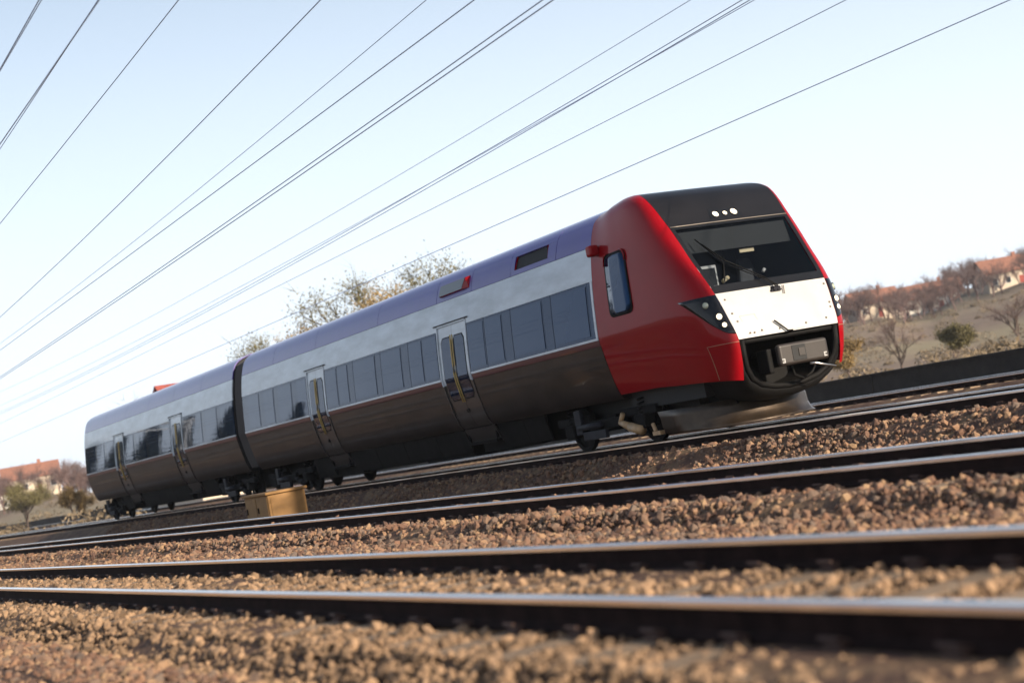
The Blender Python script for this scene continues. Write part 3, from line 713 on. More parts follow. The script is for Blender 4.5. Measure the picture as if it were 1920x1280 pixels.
# lamps on the cluster (sub-parts: housing and lens side by side under the cluster)
def lamp2(parent, p, n_, r, lens):
    p = Vector(p); n_ = Vector(n_).normalized()
    a = MB(); a.tube([p - n_ * .02, p + n_ * .010, p + n_ * .011], [r * 1.2, r * 1.2, r * 1.02], 20); a.build('lamp_ring', 'bogie_grey', parent)
    c = MB(); c.tube([p + n_ * .008, p + n_ * .018, p + n_ * .024], [r, r * .8, r * .3], 20); c.build('lamp_lens', lens, parent, True)
for w, r in ((-.215, .060), (-.02, .042), (.17, .066)): lamp2(hc, capp(w, 3.607 + (.008 if w > 0 else 0), -.008), nfront, r, 'lens')
# lower lamp covers
ftm = pchip([1.535, 1.56, 1.6, 1.66, 1.75, 1.9, 2.05, 2.205], [.03, .12, .18, .24, .32, .42, .52, .62])
for side in (-1, 1):
    zs = np.concatenate([np.linspace(1.535, 1.7, 9), np.linspace(1.7, 2.205, 10)[1:]]); nc = 12; v = []
    for z in zs:
        for u_ in np.linspace(0, 1, nc): v.append(npt(side, .004 + u_ * float(ftm(z)), z, .007))
    f = [(i * nc + j, i * nc + j + 1, (i + 1) * nc + j + 1, (i + 1) * nc + j) for i in range(len(zs) - 1) for j in range(nc - 1)]
    if side < 0: f = [q[::-1] for q in f]
    lc = obj('lamp_cover', v, f, 'lampglass', car, True)
    md = lc.modifiers.new('thick', 'SOLIDIFY'); md.thickness = .008; md.offset = -1
    for w, z, r, le in ((1.31, 2.06, .055, 'lens_off'), (1.20, 1.845, .052, 'lens'), (1.165, 1.70, .043, 'lens')):
        tt = np.linspace(0, 1, 200); ww = [nose_xy(t, z)[0] for t in tt]; t = tt[int(np.argmin(np.abs(np.array(ww) - w)))]
        p = Vector(npt(side, t, z, .008)); e = .01; a = Vector(npt(side, t + e, z)) - Vector(npt(side, max(t - e, 0), z)); b_ = Vector(npt(side, t, z + e)) - Vector(npt(side, t, z - e))
        n_ = a.cross(b_).normalized()
        if n_.y > 0: n_ = -n_
        n_ = (n_ + Vector((0, -.8, 0))).normalized()
        lamp2(lc, p, n_, r, le)
    # lower corner hatch seam on the red shell
    sm = MB(); pts = [npt(side, t, 1.40, .002) for t in np.linspace(0.0, .52, 10)] + [npt(side, .52 - .06 * i / 6, 1.40 - .6 * i / 6, .002) for i in range(1, 7)]
    sm.tube(pts, .0055, 5); sm.build('hatch_seam', 'gold', cab, True) if 'gold' in MT else sm.build('hatch_seam', MT.setdefault('gold', mat('seam_edge', (.34, .20, .12), .4)), cab, True)
    # cab side window: black rubber frame, pane, bright corner beads
    yw0, yw1, zw0, zw1 = 22.90, 23.60, 2.30, 3.33
    def side_at(y, z, off):
        tt = np.linspace(0.6, 2, 120); yy = np.array([nose_xy(t, z)[1] for t in tt]); t = float(np.interp(y, yy, tt)); w = nose_xy(t, z)[0]
        return (XC + side * (w + off), y, z)
    cw = None
    for nm, e, mm, o_ in (('cab_window', .035, 'rubber', .016), ('window_pane', -.012, 'pglass', .022)):
        rows = []; R = .12; v = []; zl = np.concatenate([np.linspace(zw0 - e, zw0 - e + R, 7), np.linspace(zw0 - e + R, zw1 + e - R, 7)[1:], np.linspace(zw1 + e - R, zw1 + e, 7)[1:]])
        for z in zl:
            dz = min(z - zl[0], zl[-1] - z); c = 0 if dz > R else R - math.sqrt(max(0, R * R - (R - dz) ** 2))
            for q in np.linspace(yw0 - e + c, yw1 + e - c, 5): v.append(side_at(q, z, o_))
        f = [(i * 5 + j, i * 5 + j + 1, (i + 1) * 5 + j + 1, (i + 1) * 5 + j) for i in range(len(zl) - 1) for j in range(4)]
        if side > 0: f = [q[::-1] for q in f]
        o = obj(nm, v, [q[::-1] for q in f], mm, car if cw is None else cw, True); md = o.modifiers.new('thick', 'SOLIDIFY'); md.thickness = .02; md.offset = -1
        cw = cw or o
    for yy_, s_ in ((yw0 - .03, 1), (yw1 + .03, -1)):
        q = MB(); q.tube([side_at(yy_, zw1 - .16, .028), side_at(yy_, zw1 - .06, .028), side_at(yy_ + s_ * .05, zw1 + .02, .028), side_at(yy_ + s_ * .14, zw1 + .045, .028)], .014, 6); q.build('corner_bead', 'red', cw, True)
    # rear-view camera pod
    c = Vector(side_at(23.90, 3.50, .10)); q = MB(); q.box(c.x - .10, c.x + .10, c.y - .09, c.y + .09, c.z - .10, c.z + .10)
    mi = bevel(q.build('mirror_pod', 'red', car), .045, 4)
    q = MB(); q.box(min(c.x, c.x - side * .14), max(c.x, c.x - side * .14), c.y - .05, c.y + .05, c.z - .04, c.z + .04); q.build('mirror_arm', 'rubber', mi)
# coupler bay
U = [(-1.0, 1.425), (-.985, 1.15), (-.94, .92), (-.82, .74), (-.6, .62), (-.3, .555), (0, .535), (.3, .555), (.6, .62), (.82, .74), (.94, .92), (.985, 1.15), (1.0, 1.425)]
cy_ = lambda z: float(fY0(max(z, .5)))
b = MB(); k = len(U)
v = [(XC + w, cy_(z) + .03, z) for w, z in U] + [(XC + w * .88, 21.75, z + (.10 if z < 1.3 else -.02)) for w, z in U]
b.add(v, [(i, i + 1, k + i + 1, k + i) for i in range(k - 1)] + [tuple(range(k, 2 * k))] + [(0, k, 2 * k - 1, k - 1)])
bay = b.build('coupler_bay', 'rubber', car)
b = MB(); b.tube([(XC + w * .955, cy_(z) + .03, z + (.045 if z < 1 else 0)) for w, z in U], .05, 10); b.build('bay_bead', 'rubber', bay, True)
b = MB(); v = []
for fac, dz, dy in ((1.0, 0, .03), (1.03, -.05, .03), (1.05, -.12, .16), (1.02, -.16, .5), (.98, -.17, 1.1)):
    for w, z in U: v.append((XC + w * (fac if z < 1.35 else 1.0), cy_(z) + dy, z + dz * min(1, max(0, (1.25 - z) / .6))))
b.add(v, [(r * k + i, r * k + i + 1, (r + 1) * k + i + 1, (r + 1) * k + i) for r in range(4) for i in range(k - 1)])
b.build('bay_lip', 'rubber', bay, True)
b = MB(); b.tube([(XC + u_ * .93, 20.80, 1.385) for u_ in np.linspace(-1, 1, 9)], .045, 8); b.build('bay_top_seal', 'rubber', bay, True)
# coupler with cover plate
b = MB(); b.box(XC - .50, XC + .50, 20.44, 20.56, .885, 1.235); cpl = bevel(b.build('coupler_cover', 'plate', car), .05, 4)
b = MB(); b.box(XC - .38, XC + .38, 20.565, 20.95, .93, 1.20); b.cyl((XC, 21.3, 1.05), (0, 1, 0), .16, .8, 16); b.build('coupler_head', 'rubber', cpl)
b = MB(); b.box(XC - .62, XC - .515, 20.60, 20.9, .80, 1.2); bevel(b.build('electric_box', 'rubber', cpl), .03)
b = MB(); b.box(XC - .245, XC + .03, 20.432, 20.45, .94, 1.19); bevel(b.build('coupler_pad', 'seam', cpl), .006)
b = MB(); b.box(XC - .12, XC + .0, 20.420, 20.445, 1.01, 1.13); b.build('coupler_pin', 'plate', cpl)
for wx, wz0, fl in ((-.44, .93, 1), (.41, .93, -1)):
    b = MB(); b.box(XC + wx - .03, XC + wx + .03, 20.434, 20.439, wz0, wz0 + .016); b.box(XC + wx - .03, XC + wx + .03, 20.434, 20.439, wz0 + .054, wz0 + .07); b.box(XC + wx + fl * .014, XC + wx + fl * .03, 20.434, 20.439, wz0 + .016, wz0 + .054) if fl > 0 else b.box(XC + wx - .03, XC + wx - .014, 20.434, 20.439, wz0 + .016, wz0 + .054)
    b.box(XC + wx - .008, XC + wx + .008, 20.434, 20.439, wz0 + .028, wz0 + .042)
    b.build('cover_marking', 'front_white', cpl)
b = MB(); b.tube([(XC + .06, 20.43, .86), (XC + .12, 20.38, .85), (XC + .48, 20.32, .74)], [.02, .018, .014], 8); b.build('release_rod', 'chrome', cpl, True)
b = MB(); b.tube([(XC - .1, 20.7, .86), (XC - .06, 20.72, .72), (XC + .12, 20.74, .64)], .022, 8); b.tube([(XC + .5, 20.8, .9), (XC + .35, 20.78, .72), (XC + .14, 20.75, .64)], .02, 8); b.build('air_hose', 'rubber', cpl, True)
# plough under the nose
v = []; pl = [(-1.18, 23.1), (-1.16, 22.5), (-1.06, 21.95), (-.8, 21.62), (-.4, 21.45), (0, 21.4), (.4, 21.45), (.8, 21.62), (1.02, 21.86)]
rows = ((.52, .10), (.40, .04), (.25, .02), (.14, -.06), (.10, -.14))
for z, o_ in rows:
    for w, y in pl: v.append((XC + w * (1 + .02 * o_), y + o_, z))
k = len(pl); pg = obj('snow_plough', v, [(r * k + i + 1, r * k + i, (r + 1) * k + i, (r + 1) * k + i + 1) for r in range(4) for i in range(k - 1)], 'plough', car, True)
md = pg.modifiers.new('thick', 'SOLIDIFY'); md.thickness = .02
b = MB()
for s in (-.6, .6): b.box(XC + s - .04, XC + s + .04, 21.6, 22.4, .3, .7)
b.build('plough_bracket', 'bogie', pg)
u = MB(); u.box(XC - 1.02, XC + 1.02, 21.9, 24.2, .62, .95); u.box(XC - .62, XC + .62, 22.7, 28.0, .36, .86); u.box(XC + .75, XC + 1.1, 22.6, 27.5, .30, .9); u.build('cab_floor', 'seam', car)

# ---- gangway and rear railcar
gm = MB(); yy = np.linspace(44.27, 45.13, 13)
path = [(XC - w * .93, z if z < 4 else z - .08) for w, z in slc(.95, 4.28, 24)]; path = path + [(2 * XC - x, z) for x, z in path[::-1]]
v = []
for i, y in enumerate(yy):
    s = 1.03 if i % 2 else 1.0
    v += [(XC + (x - XC) * s, y, z) for x, z in path]
k = len(path); obj('gangway_bellows', v, [(i * k + j + 1, i * k + j, (i + 1) * k + j, (i + 1) * k + j + 1) for i in range(12) for j in range(k - 1)], mat('bellows_grey', (.05, .045, .045), .75), car)
car2 = empty('railcar', (XC, 55, 0)); tag(car2, 'rear car of the train, coupled behind the driving cab car', 'railcar', 'cars of the train')
A0, A1 = 45.16, 64.6
shell(car2, A0, A1); far_side(car2, A0, A1)
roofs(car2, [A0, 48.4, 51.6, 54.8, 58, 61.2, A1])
D2 = [(50.6, 52.0), (58.3, 59.7)]
for a, b in ((A0, 50.5), (50.5, 52.1), (52.1, 58.2), (58.2, 59.8), (59.8, A1)):
    dd = a in (50.5, 58.2)
    side_panel('upper_panel', a, b, 3.135 if dd else 3.0, 3.597, 'white', car2, 6, 0, .03, .0015)
for a, b in ((A0, 50.6), (52.0, 58.3), (59.7, A1)):
    side_panel('lower_panel', a, b, .85, 1.838, 'lower', car2, 14); side_panel('stripe', a, b, 1.842, 1.945, 'maroon', car2, 4, 0, .03, .003); side_panel('window_sill', a, b, 1.948, 1.988, 'white', car2, 3, .006, .03, .003)
    e = [a + .01]
    while e[-1] < b - 1.5: e += [e[-1] + 1.25, e[-1] + 1.6]
    band(car2, [x for x in e if x < b - .3] + [b - .01], 0)
for a, b in D2: door(car2, a, b)
for a, b in ((49, 50.5), (52.1, 54), (54, 56), (56, 58.2), (59.8, 61)): skirt(car2, a, b)
bogie(car2, 47.2); bogie(car2, 62.6)
u = MB()
for a, b in ((49.5, 52), (52.5, 55), (55.5, 58.5)): u.box(XC - .9, XC + .9, a, b, .3, .86)
u.box(XC - .66, XC + .66, 45.0, 64.4, .30, .855); u.box(XC + .95, XC + 1.1, 45.2, 64.4, .32, .9)
u.build('underframe_equipment', 'bogie', car2)

# ------------------------------------------------------------------ trackside things
cx, cyy = 11.3, 32.8; root = empty('trackside_cabinet', (cx, cyy, -.47)); tag(root, 'low orange yellow equipment cabinet standing beside the middle track', 'cabinet')
b = MB(); b.box(cx - .42, cx + .42, cyy - .75, cyy + .75, -.38, .26); bevel(b.build('cabinet_body', 'yellow', root), .02)
b = MB(); b.box(cx - .47, cx + .47, cyy - .80, cyy + .80, .262, .32); bevel(b.build('lid', 'yellow', root), .015)
b = MB(); b.box(cx - .46, cx + .46, cyy - .78, cyy + .78, -.50, -.382); b.build('plinth', 'concrete', root)
for y in (cyy - .37, cyy + .37):
    b = MB(); b.box(cx - .432, cx - .42, y - .34, y + .34, -.34, .22); d_ = b.build('cabinet_door', 'yellow', root); c = MB(); c.box(cx - .452, cx - .432, y + .24, y + .27, -.1, .02); c.build('handle', 'rubber', d_)
b = MB(); b.box(cx - .36, cx + .36, cyy - .762, cyy - .75, -.32, .20); b.build('end_plate', 'yellow', root)
# cable trough: concrete lids in a row
ct = empty('cable_trough', (12.55, 60, -.45)); tag(ct, 'pale concrete cable trough lids in a row by the middle track', 'cable trough')
lm = None; y = 34.0
for i in range(90):
    if lm is None:
        b = MB(); b.box(-.24, .24, -.485, .485, -.06, .05); o = b.build('trough_lid', 'concrete', None); lm = o.data
    else: o = bpy.data.objects.new('trough_lid', lm); col.objects.link(o)
    o.parent = ct; o.matrix_parent_inverse = Matrix.Translation(-ct.location); o.location = (12.55 + random.uniform(-.012, .012), y, -.43 + random.uniform(-.006, .006)); o.rotation_euler = (random.uniform(-.012, .012), 0, random.uniform(-.01, .01)); y += 1.0
# low dark wall beyond the far track
wl = empty('retaining_wall', (36, 100, -.6)); tag(wl, 'long low dark retaining wall beyond the far track', 'wall')
wm_ = None
for i in range(75):
    if wm_ is None:
        b = MB(); b.box(-.16, .16, -1.99, 1.99, -.5, .98); b.box(-.22, .22, -1.99, 1.99, .981, 1.06); o = b.build('wall_panel', 'darkwall', None); wm_ = o.data
    else: o = bpy.data.objects.new('wall_panel', wm_); col.objects.link(o)
    o.parent = wl; o.matrix_parent_inverse = Matrix.Translation(-wl.location); o.location = (36 + random.uniform(-.02, .02), 4 + i * 4.0, -.75 + random.uniform(-.02, .02))

# ------------------------------------------------------------------ overhead line
SP0, SP1 = 8.0, 113.0
def portal(y, lab):
    r = empty('catenary_portal', (9, y, -.6)); tag(r, lab, 'catenary portal', 'portals carrying the overhead wires')
    for x in (-3.2, 18.7):
        m = MB(); m.box(x - .14, x + .14, y - .14, y - .12, -.6, 9.6); m.box(x - .14, x + .14, y + .12, y + .14, -.6, 9.6); m.box(x - .012, x + .012, y - .12, y + .12, -.6, 9.6); m.box(x - .35, x + .35, y - .35, y + .35, -.9, -.45)
        m.build('mast', 'galv', r)
    m = MB()
    for z in (8.6, 9.3):
        for dy in (-.25, .25): m.box(-3.1, 18.6, y + dy - .035, y + dy + .035, z - .035, z + .035)
    n_ = 30
    for i in range(n_):
        xa = -3.0 + 21.5 * i / n_; xb = -3.0 + 21.5 * (i + 1) / n_
        for dy in (-.25, .25): m.tube([(xa, y + dy, 8.6 if i % 2 else 9.3), (xb, y + dy, 9.3 if i % 2 else 8.6)], .022, 4)
    m.build('lattice_beam', 'galv', r)
    for x, zc_ in ((4.43, 5.3), (9.48, 5.35), (16.2, 5.05)):
        m = MB(); m.box(x + 1.2, x + 1.3, y - .05, y + .05, zc_, 8.6); m.tube([(x + 1.25, y, zc_ + 1.5), (x, y, zc_ + 1.7)], .03, 6); m.tube([(x + 1.25, y, zc_ + .3), (x - .2, y, zc_ + .1)], .025, 6); h = m.build('drop_arm', 'galv', r)
        m = MB()
        for q in range(4): m.cyl((x + .9 - q * .07, y, zc_ + 1.555 + q * .0112), (1, 0, -.16), .07, .03, 10)
        m.build('insulator', 'insul', h)
portal(SP0, 'near steel portal over the tracks, outside the picture on the right'); portal(SP1, 'far steel portal spanning the tracks behind the end of the train')
portal(SP0 - 105, 'steel portal over the tracks behind the photographer')
def wire(x, z0, sag, label, r=.011, dx=0.0):
    pts = []
    for s0 in (SP0 - 105, SP0, SP1, SP1 + 105):
        for i in range(20):
            u_ = i / 20; pts.append((x + dx * math.sin(2 * PI * u_ / 2), s0 + 105 * u_, z0 - 4 * sag * u_ * (1 - u_)))
    m = MB(); m.tube(pts, r * .8, 5, False); o = m.build('overhead_wire', 'wire', None, True); tag(o, label, 'wire', 'overhead wires')
wire(16.2, 5.02, 0, 'lowest contact wire hanging just above the train roof', .010)
wire(16.15, 6.05, .12, 'auxiliary wire above the contact wire over the train', .009)
wire(16.1, 7.05, .85, 'lower of the close pair of messenger wires over the train', .011)
wire(16.35, 7.22, .85, 'upper of the close pair of messenger wires over the train', .011)
wire(9.4, 5.42, .38, 'right one of the close pair of contact wires over the middle track', .011)
wire(9.62, 5.62, .42, 'left one of the close pair of contact wires over the middle track', .011)
wire(9.5, 6.0, .1, 'single wire above the contact pair of the middle track', .011)
wire(9.5, 8.1, 1.35, 'highest sagging messenger wire over the middle track', .012)
wire(4.43, 5.75, .4, 'contact wire over the nearest track, upper left corner', .010)
wire(4.43, 6.7, .8, 'messenger wire over the nearest track, upper left corner', .010)
wire(12.9, 8.9, .9, 'feeder wire between the middle track and the train track', .010)
wire(6.9, 7.5, .8, 'lower feeder wire between the nearest and the middle track', .010)
wire(6.7, 8.7, 1.0, 'upper feeder wire between the nearest and the middle track', .010)
wire(4.2, 6.25, .5, 'thin auxiliary wire between contact and messenger wire of the nearest track', .008)
wire(19.9, 8.4, .6, 'lower feeder wire beyond the train', .011)
wire(20.7, 9.5, .7, 'upper feeder wire beyond the train', .011)

# ------------------------------------------------------------------ trees
def rot_to(d):
    d = Vector(d).normalized(); a = d.cross(Vector((0, 0, 1)))
    if a.length < 1e-3: a = Vector((1, 0, 0))
    a.normalize(); return a, d.cross(a)
def bare_tree(seed, h, depth=4, spread=.6, twn=10):
    R = random.Random(seed); tk = MB(); tw_v = []; tw_f = []; ends = []
    def branch(p, d, l, r, k):
        n_ = 3 if k > 1 else 4; pts = [p]; q = p.copy(); dd = d.copy()
        for i in range(3):
            dd = (dd + Vector((R.uniform(-.18, .18), R.uniform(-.18, .18), R.uniform(-.03, .16)))).normalized(); q = q + dd * l / 3; pts.append(q.copy())
        tk.tube(pts, [r, r * .85, r * .7, r * .5], n_ + 1, False)
        if k >= depth:
            for i in range(twn):
                s = pts[R.randint(1, 3)]; td = (dd + Vector((R.uniform(-1, 1), R.uniform(-1, 1), R.uniform(-.5, .9)))).normalized(); tl = l * R.uniform(.5, 1.1)
                a, b_ = rot_to(td); w = l * .016; e = s + td * tl
                k0 = len(tw_v); tw_v.extend([tuple(s + a * w), tuple(s - a * w), tuple(e), ]); tw_f.append((k0, k0 + 1, k0 + 2))
                for _ in range(2):
                    m_ = s + td * tl * R.uniform(.3, .8); e2 = m_ + (td + Vector((R.uniform(-1, 1), R.uniform(-1, 1), R.uniform(-.6, .8)))).normalized() * tl * .6
                    k0 = len(tw_v); tw_v.extend([tuple(m_ + b_ * w * .8), tuple(m_ - b_ * w * .8), tuple(e2)]); tw_f.append((k0, k0 + 1, k0 + 2))
            ends.append(q); return
        for i in range(R.randint(3, 4) if k else 5):
            t = R.uniform(.45, 1.0) if i else 1.0; s = pts[0].lerp(pts[3], t); ang = R.uniform(0, 2 * PI); a, b_ = rot_to(dd)
            nd = (dd + (a * math.cos(ang) + b_ * math.sin(ang)) * R.uniform(spread * .6, spread * 1.5)).normalized()
            branch(s, nd, l * R.uniform(.55, .78), r * .55, k + 1)
    branch(Vector((0, 0, -.3)), Vector((0, 0, 1)), h * .36, h * .022, 0)
    return tk, tw_v, tw_f, ends
def leaves(ends, seed, rad, cnt, ls):
    R = np.random.default_rng(seed); E_ = np.array([tuple(e) for e in ends]); n_ = len(E_) * cnt
    c = np.repeat(E_, cnt, 0) + R.normal(0, rad * .5, (n_, 3)); a = R.normal(size=(n_, 3)); a /= np.linalg.norm(a, axis=1)[:, None]; b_ = np.cross(a, R.normal(size=(n_, 3))); b_ /= np.linalg.norm(b_, axis=1)[:, None]
    s = (R.uniform(.6, 1.3, n_) * ls)[:, None]
    v = np.stack([c - a * s, c + b_ * s * .55, c + a * s, c - b_ * s * .55], 1).reshape(-1, 3)
    return v, [(4 * i, 4 * i + 1, 4 * i + 2, 4 * i + 3) for i in range(n_)]
def polar(azd, r): return math.sin(math.radians(azd)) * r, math.cos(math.radians(azd)) * r
def ground_at(azd, r): return float(hillz(np.array(azd), np.array(r))) if r > 150 else -.68
def tree(name, seed, h, loc, label, kind, group):
    tk, tv, tf, ends = bare_tree(seed, h, 3, .6, 9); r = empty(name, loc); tag(r, label, 'tree', group); r['root_loc'] = 1
    tk.build('trunk', 'bark', r, True)
    if kind == 'bare': obj('crown', tv, tf, 'twig', r)
    else:
        v, f = leaves(ends, seed, h * .085, 190, max(h * .0062, .065)); k = len(tv)
        obj('crown', list(tv) + [tuple(x) for x in v], list(tf) + [tuple(i + k for i in q) for q in f], kind, r)
    del r['root_loc']; return r
# group of trees seen over the train roof
for i, (a, r, h, k, lab) in enumerate([(20.3, 118, 13.4, 'olive', 'olive tree over the train roof, left of the tan ones'), (21.8, 124, 15.4, 'tanleaf', 'tan leaved tree, the left of two over the train roof'), (23.4, 116, 15.8, 'tanleaf', 'tan leaved tree, the right of two over the train roof'),
        (25.0, 128, 17.6, 'olive', 'olive tree over the train roof, second from its right end'), (26.6, 122, 17.0, 'olive', 'olive tree over the train roof, closest to the cab'), (15.6, 130, 10.0, 'bare', 'bare tree beside the red roofed house behind the train')]):
    x, y = polar(a, r); tree('tree', 40 + i, h, (x, y, -.68), lab, k, 'trees behind the train')
near = [(47.5, 92, 5.2, 'bare', 'small bare tree at the right edge of the picture'), (45.6, 135, 6.0, 'bare', 'bare tree on the field, second from the right edge'), (43.4, 118, 4.4, 'olive', 'olive bush tree in the middle of the right field'), (41.6, 142, 6.4, 'bare', 'tall bare tree close to the right side of the train nose'),
        (39.9, 105, 4.0, 'tanleaf', 'tan bush tree directly beside the train nose'), (8.2, 150, 5.5, 'bare', 'bare tree at the far left edge'), (10.6, 165, 6.0, 'olive', 'olive tree on the left beyond the train end'), (12.2, 140, 4.5, 'tanleaf', 'tan tree close to the rear end of the train')]
for i, (a, r, h, k, lab) in enumerate(near):
    x, y = polar(a, r); tree('tree', 80 + i, h, (x, y, ground_at(a, r) - .1), lab, k, 'trees on the field')
# far wood on the ridge: one mass
pro = [bare_tree(200 + i, 7.5, 2, .62, 22) for i in range(5)]
pv_, pf_ = [], []
for tk, tv, tf, e in pro:
    k = len(tk.v); pv_.append(np.array(list(tk.v) + list(tv))); pf_.append([q for q in tk.f] + [tuple(i + k for i in q) for q in tf])
WV, WF, base = [], [], 0
R = random.Random(5)
for i in range(1500):
    a = R.uniform(-2, 54); r = R.uniform(300, 440)
    k = R.randrange(5); s = R.uniform(.7, 1.25); t = R.uniform(0, 6.28); c, s_ = math.cos(t) * s, math.sin(t) * s
    v = pv_[k]; x, y = polar(a, r); z = ground_at(a, r)
    WV.append(np.stack([v[:, 0] * c - v[:, 1] * s_ + x, v[:, 0] * s_ + v[:, 1] * c + y, v[:, 2] * s + z], -1)); WF += [tuple(j + base for j in q) for q in pf_[k]]; base += len(v)
tag(obj('woodland', np.concatenate(WV), WF, 'twig'), 'brown leafless wood covering the distant ridge', 'wood', kind='stuff')
# scrub on the slope and field: one mass
rs_ = np.random.default_rng(11); cs = []
for i in range(420):
    a = rs_.uniform(30, 52) if i % 4 else rs_.uniform(4, 14); r = rs_.uniform(75, 320); x, y = polar(a, r); h = rs_.uniform(.4, 1.9)
    n_ = 130; c = rs_.normal(0, 1, (n_, 3)); c /= np.linalg.norm(c, axis=1)[:, None]; c *= rs_.random((n_, 1)) ** .35 * h * np.array([[1.2, 1.2, .75]]); c[:, 2] = np.abs(c[:, 2])
    cs.append(c + np.array([[x, y, ground_at(a, r) - .05]]))
c = np.concatenate(cs); n_ = len(c); a_ = rs_.normal(size=(n_, 3)); a_ /= np.linalg.norm(a_, axis=1)[:, None]; b_ = np.cross(a_, rs_.normal(size=(n_, 3))); b_ /= np.linalg.norm(b_, axis=1)[:, None]; q_ = rs_.uniform(.08, .24, (n_, 1))
tag(obj('scrub', np.stack([c - a_ * q_, c + b_ * q_ * .4, c + a_ * q_, c - b_ * q_ * .4], 1).reshape(-1, 3), [(4 * i, 4 * i + 1, 4 * i + 2, 4 * i + 3) for i in range(n_)], 'scrub'), 'low dry scrub scattered over the field and slope', 'scrub', kind='stuff')
# conifers and bushes on the photographer's side (they show as reflections in the windows)
def conifer(loc, h, seed, label):
    R = np.random.default_rng(seed); r = empty('conifer_tree', loc); tag(r, label, 'tree', 'conifers on the photographer side'); r['root_loc'] = 1
    m = MB(); m.tube([(0, 0, -.3), (0, 0, h * .5), (0, 0, h)], [h * .02, h * .012, .01], 6); m.build('trunk', 'bark', r)
    n_ = 2600; t = R.random(n_) ** .8; rad = (1 - t) * h * .22 * (.55 + .45 * np.sin(t * 60) ** 2) * R.random(n_) ** .4; an = R.uniform(0, 6.28, n_)
    c = np.stack([rad * np.cos(an), rad * np.sin(an), .08 * h + t * h * .93], -1); dd = np.stack([np.cos(an), np.sin(an), -.35 + 0 * an], -1); si = np.stack([-np.sin(an), np.cos(an), 0 * an], -1)
    s = h * .035; v = np.stack([c - dd * s, c + si * s * .5, c + dd * s * 1.4, c - si * s * .5], 1).reshape(-1, 3)
    obj('crown', v, [(4 * i, 4 * i + 1, 4 * i + 2, 4 * i + 3) for i in range(n_)], 'conifer', r); del r['root_loc']
for i, (x, y, h) in enumerate([(-5, 94, 8.2), (-9, 122, 9.5), (-12, 131, 13), (-8, 140, 11.5), (-13, 148, 14), (-9, 158, 13), (-14, 166, 15), (-10, 178, 15.5), (-13, 190, 17)]):
    conifer((x, y, -.6), h, 300 + i, 'dark conifer mirrored in the train windows, %s counted from the cab' % ['first one', 'second one', 'third one', 'fourth one', 'fifth one', 'sixth one', 'seventh one', 'eighth one', 'ninth and last one'][i])

# ------------------------------------------------------------------ haze
hb_ = MB(); hb_.box(-700, 1500, -500, 1500, -9.0, 34.0); hz_o = hb_.build('haze', 'white', None); hz_o.data.materials.clear()
hm = bpy.data.materials.new('haze_air'); hm.use_nodes = True; hn = hm.node_tree; hn.nodes.clear()
ho = hn.nodes.new('ShaderNodeOutputMaterial'); hv = hn.nodes.new('ShaderNodeVolumePrincipled'); hv.inputs['Color'].default_value = (.92, .95, 1, 1); hv.inputs['Density'].default_value = .00022; hv.inputs['Anisotropy'].default_value = .2
hn.links.new(hv.outputs[0], ho.inputs['Volume']); hz_o.data.materials.append(hm); tag(hz_o, kind='stuff')

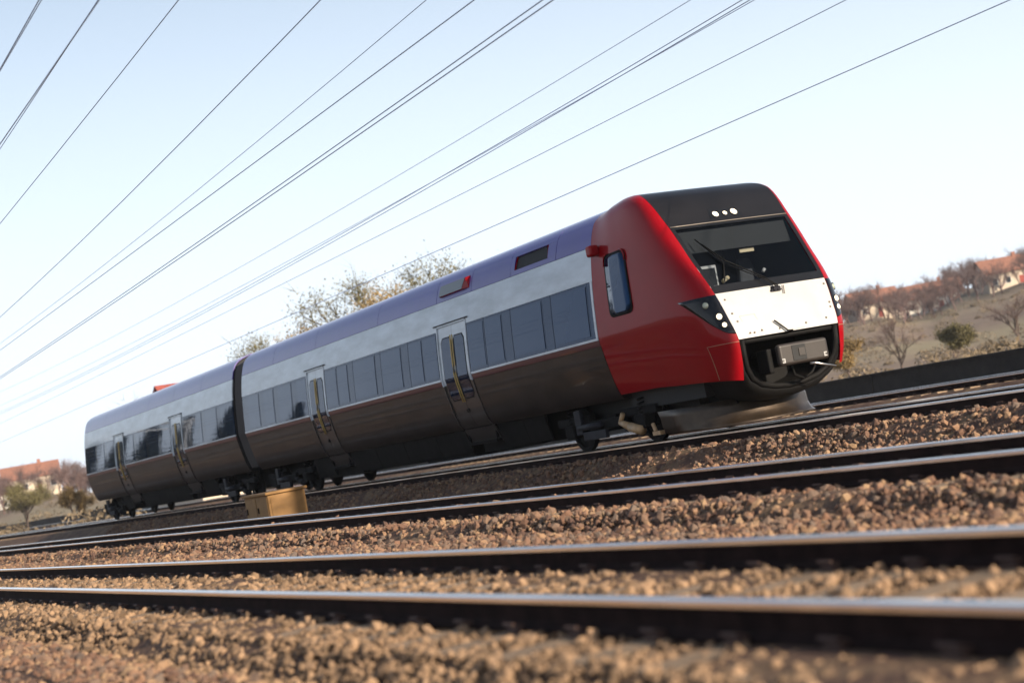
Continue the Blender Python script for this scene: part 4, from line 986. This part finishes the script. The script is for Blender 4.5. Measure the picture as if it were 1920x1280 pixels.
# ------------------------------------------------------------------ houses
def house(azd, r, wx, wy, hw_, rise, rot, wall, roof, label, sto=2):
    x, y = polar(azd, r); z0 = ground_at(azd, r) - .2
    root = empty('house', (x, y, z0)); root.rotation_euler = (0, 0, math.radians(rot)); tag(root, label, 'house', 'houses in the distance'); root['root_loc'] = 1
    a, b = wx / 2, wy / 2
    v = [(-a, -b, -1), (a, -b, -1), (a, b, -1), (-a, b, -1), (-a, -b, hw_), (a, -b, hw_), (a, b, hw_), (-a, b, hw_), (-a, 0, hw_ + rise), (a, 0, hw_ + rise)]
    obj('wall', v, [(0, 1, 5, 4), (1, 2, 6, 9, 5), (2, 3, 7, 6), (3, 0, 4, 8, 7)], wall, root)
    o_ = .45; s = rise / b; e = hw_ - o_ * s
    v = [(-a - o_, -b - o_, e + .05), (a + o_, -b - o_, e + .05), (a + o_, 0, hw_ + rise + .05), (-a - o_, 0, hw_ + rise + .05), (a + o_, b + o_, e + .05), (-a - o_, b + o_, e + .05)]
    v += [(p, q, w + .14) for p, q, w in v]
    rf = obj('roof', v, [(6, 7, 8, 9), (9, 8, 10, 11), (0, 3, 2, 1), (3, 5, 4, 2), (0, 1, 7, 6), (4, 5, 11, 10), (1, 2, 8, 7), (2, 4, 10, 8), (0, 6, 9, 3), (3, 9, 11, 5)], roof, root)
    m = MB(); m.box(a * .3, a * .3 + .7, -.35, .35, hw_ + rise * .5, hw_ + rise + .9); m.build('chimney', 'roof_tile', rf)
    nx = max(2, int(wx / 2.6))
    for st in range(sto):
        zb = .9 + st * 2.7
        for i in range(nx):
            xc = -a + (i + .5) * wx / nx
            if st == 0 and i == nx // 2:
                m = MB(); m.box(xc - .5, xc + .5, -b - .05, -b + .02, -.1, 2.05); m.build('door', 'wall_red', root); continue
            m = MB(); m.box(xc - .6, xc + .6, -b - .06, -b + .02, zb, zb + 1.4); w_ = m.build('window', 'frame', root); m = MB(); m.box(xc - .5, xc + .5, -b - .075, -b - .061, zb + .1, zb + 1.3); m.build('pane', 'pane', w_)
        for q in (-.45, .45):
            m = MB(); m.box(-a - .06, -a + .02, q * b * 1.1 - .55, q * b * 1.1 + .55, zb, zb + 1.4); w_ = m.build('window', 'frame', root); m = MB(); m.box(-a - .075, -a - .061, q * b * 1.1 - .45, q * b * 1.1 + .45, zb + .1, zb + 1.3); m.build('pane', 'pane', w_)
    del root['root_loc']; return root
house(18.0, 116, 10, 7, 5.4, 3.4, 10, 'wall_cream', 'roof_red', 'house whose red roof shows just above the train roof', 2)
house(45.6, 335, 11, 8, 3.4, 2.8, -25, 'wall_cream', 'roof_tile', 'cream house with orange roof at the right edge', 1)
house(43.0, 350, 12, 8, 3.4, 2.8, -38, 'wall_white', 'roof_tile', 'white house with orange roof, middle of the right hillside', 1)
house(41.0, 342, 10, 8, 3.2, 2.6, -20, 'wall_cream', 'roof_tile', 'cream house with orange roof closest to the train nose', 1)
house(47.4, 345, 12, 8, 3.6, 2.8, -30, 'wall_red', 'roof_grey', 'red house with grey roof, just at the right border', 1)
house(9.0, 330, 12, 8, 3.4, 2.6, 15, 'wall_white', 'roof_tile', 'white house with orange roof at the left edge', 1)
house(11.0, 345, 11, 8, 3.4, 2.6, -10, 'wall_cream', 'roof_tile', 'cream house near the rear end of the train', 1)
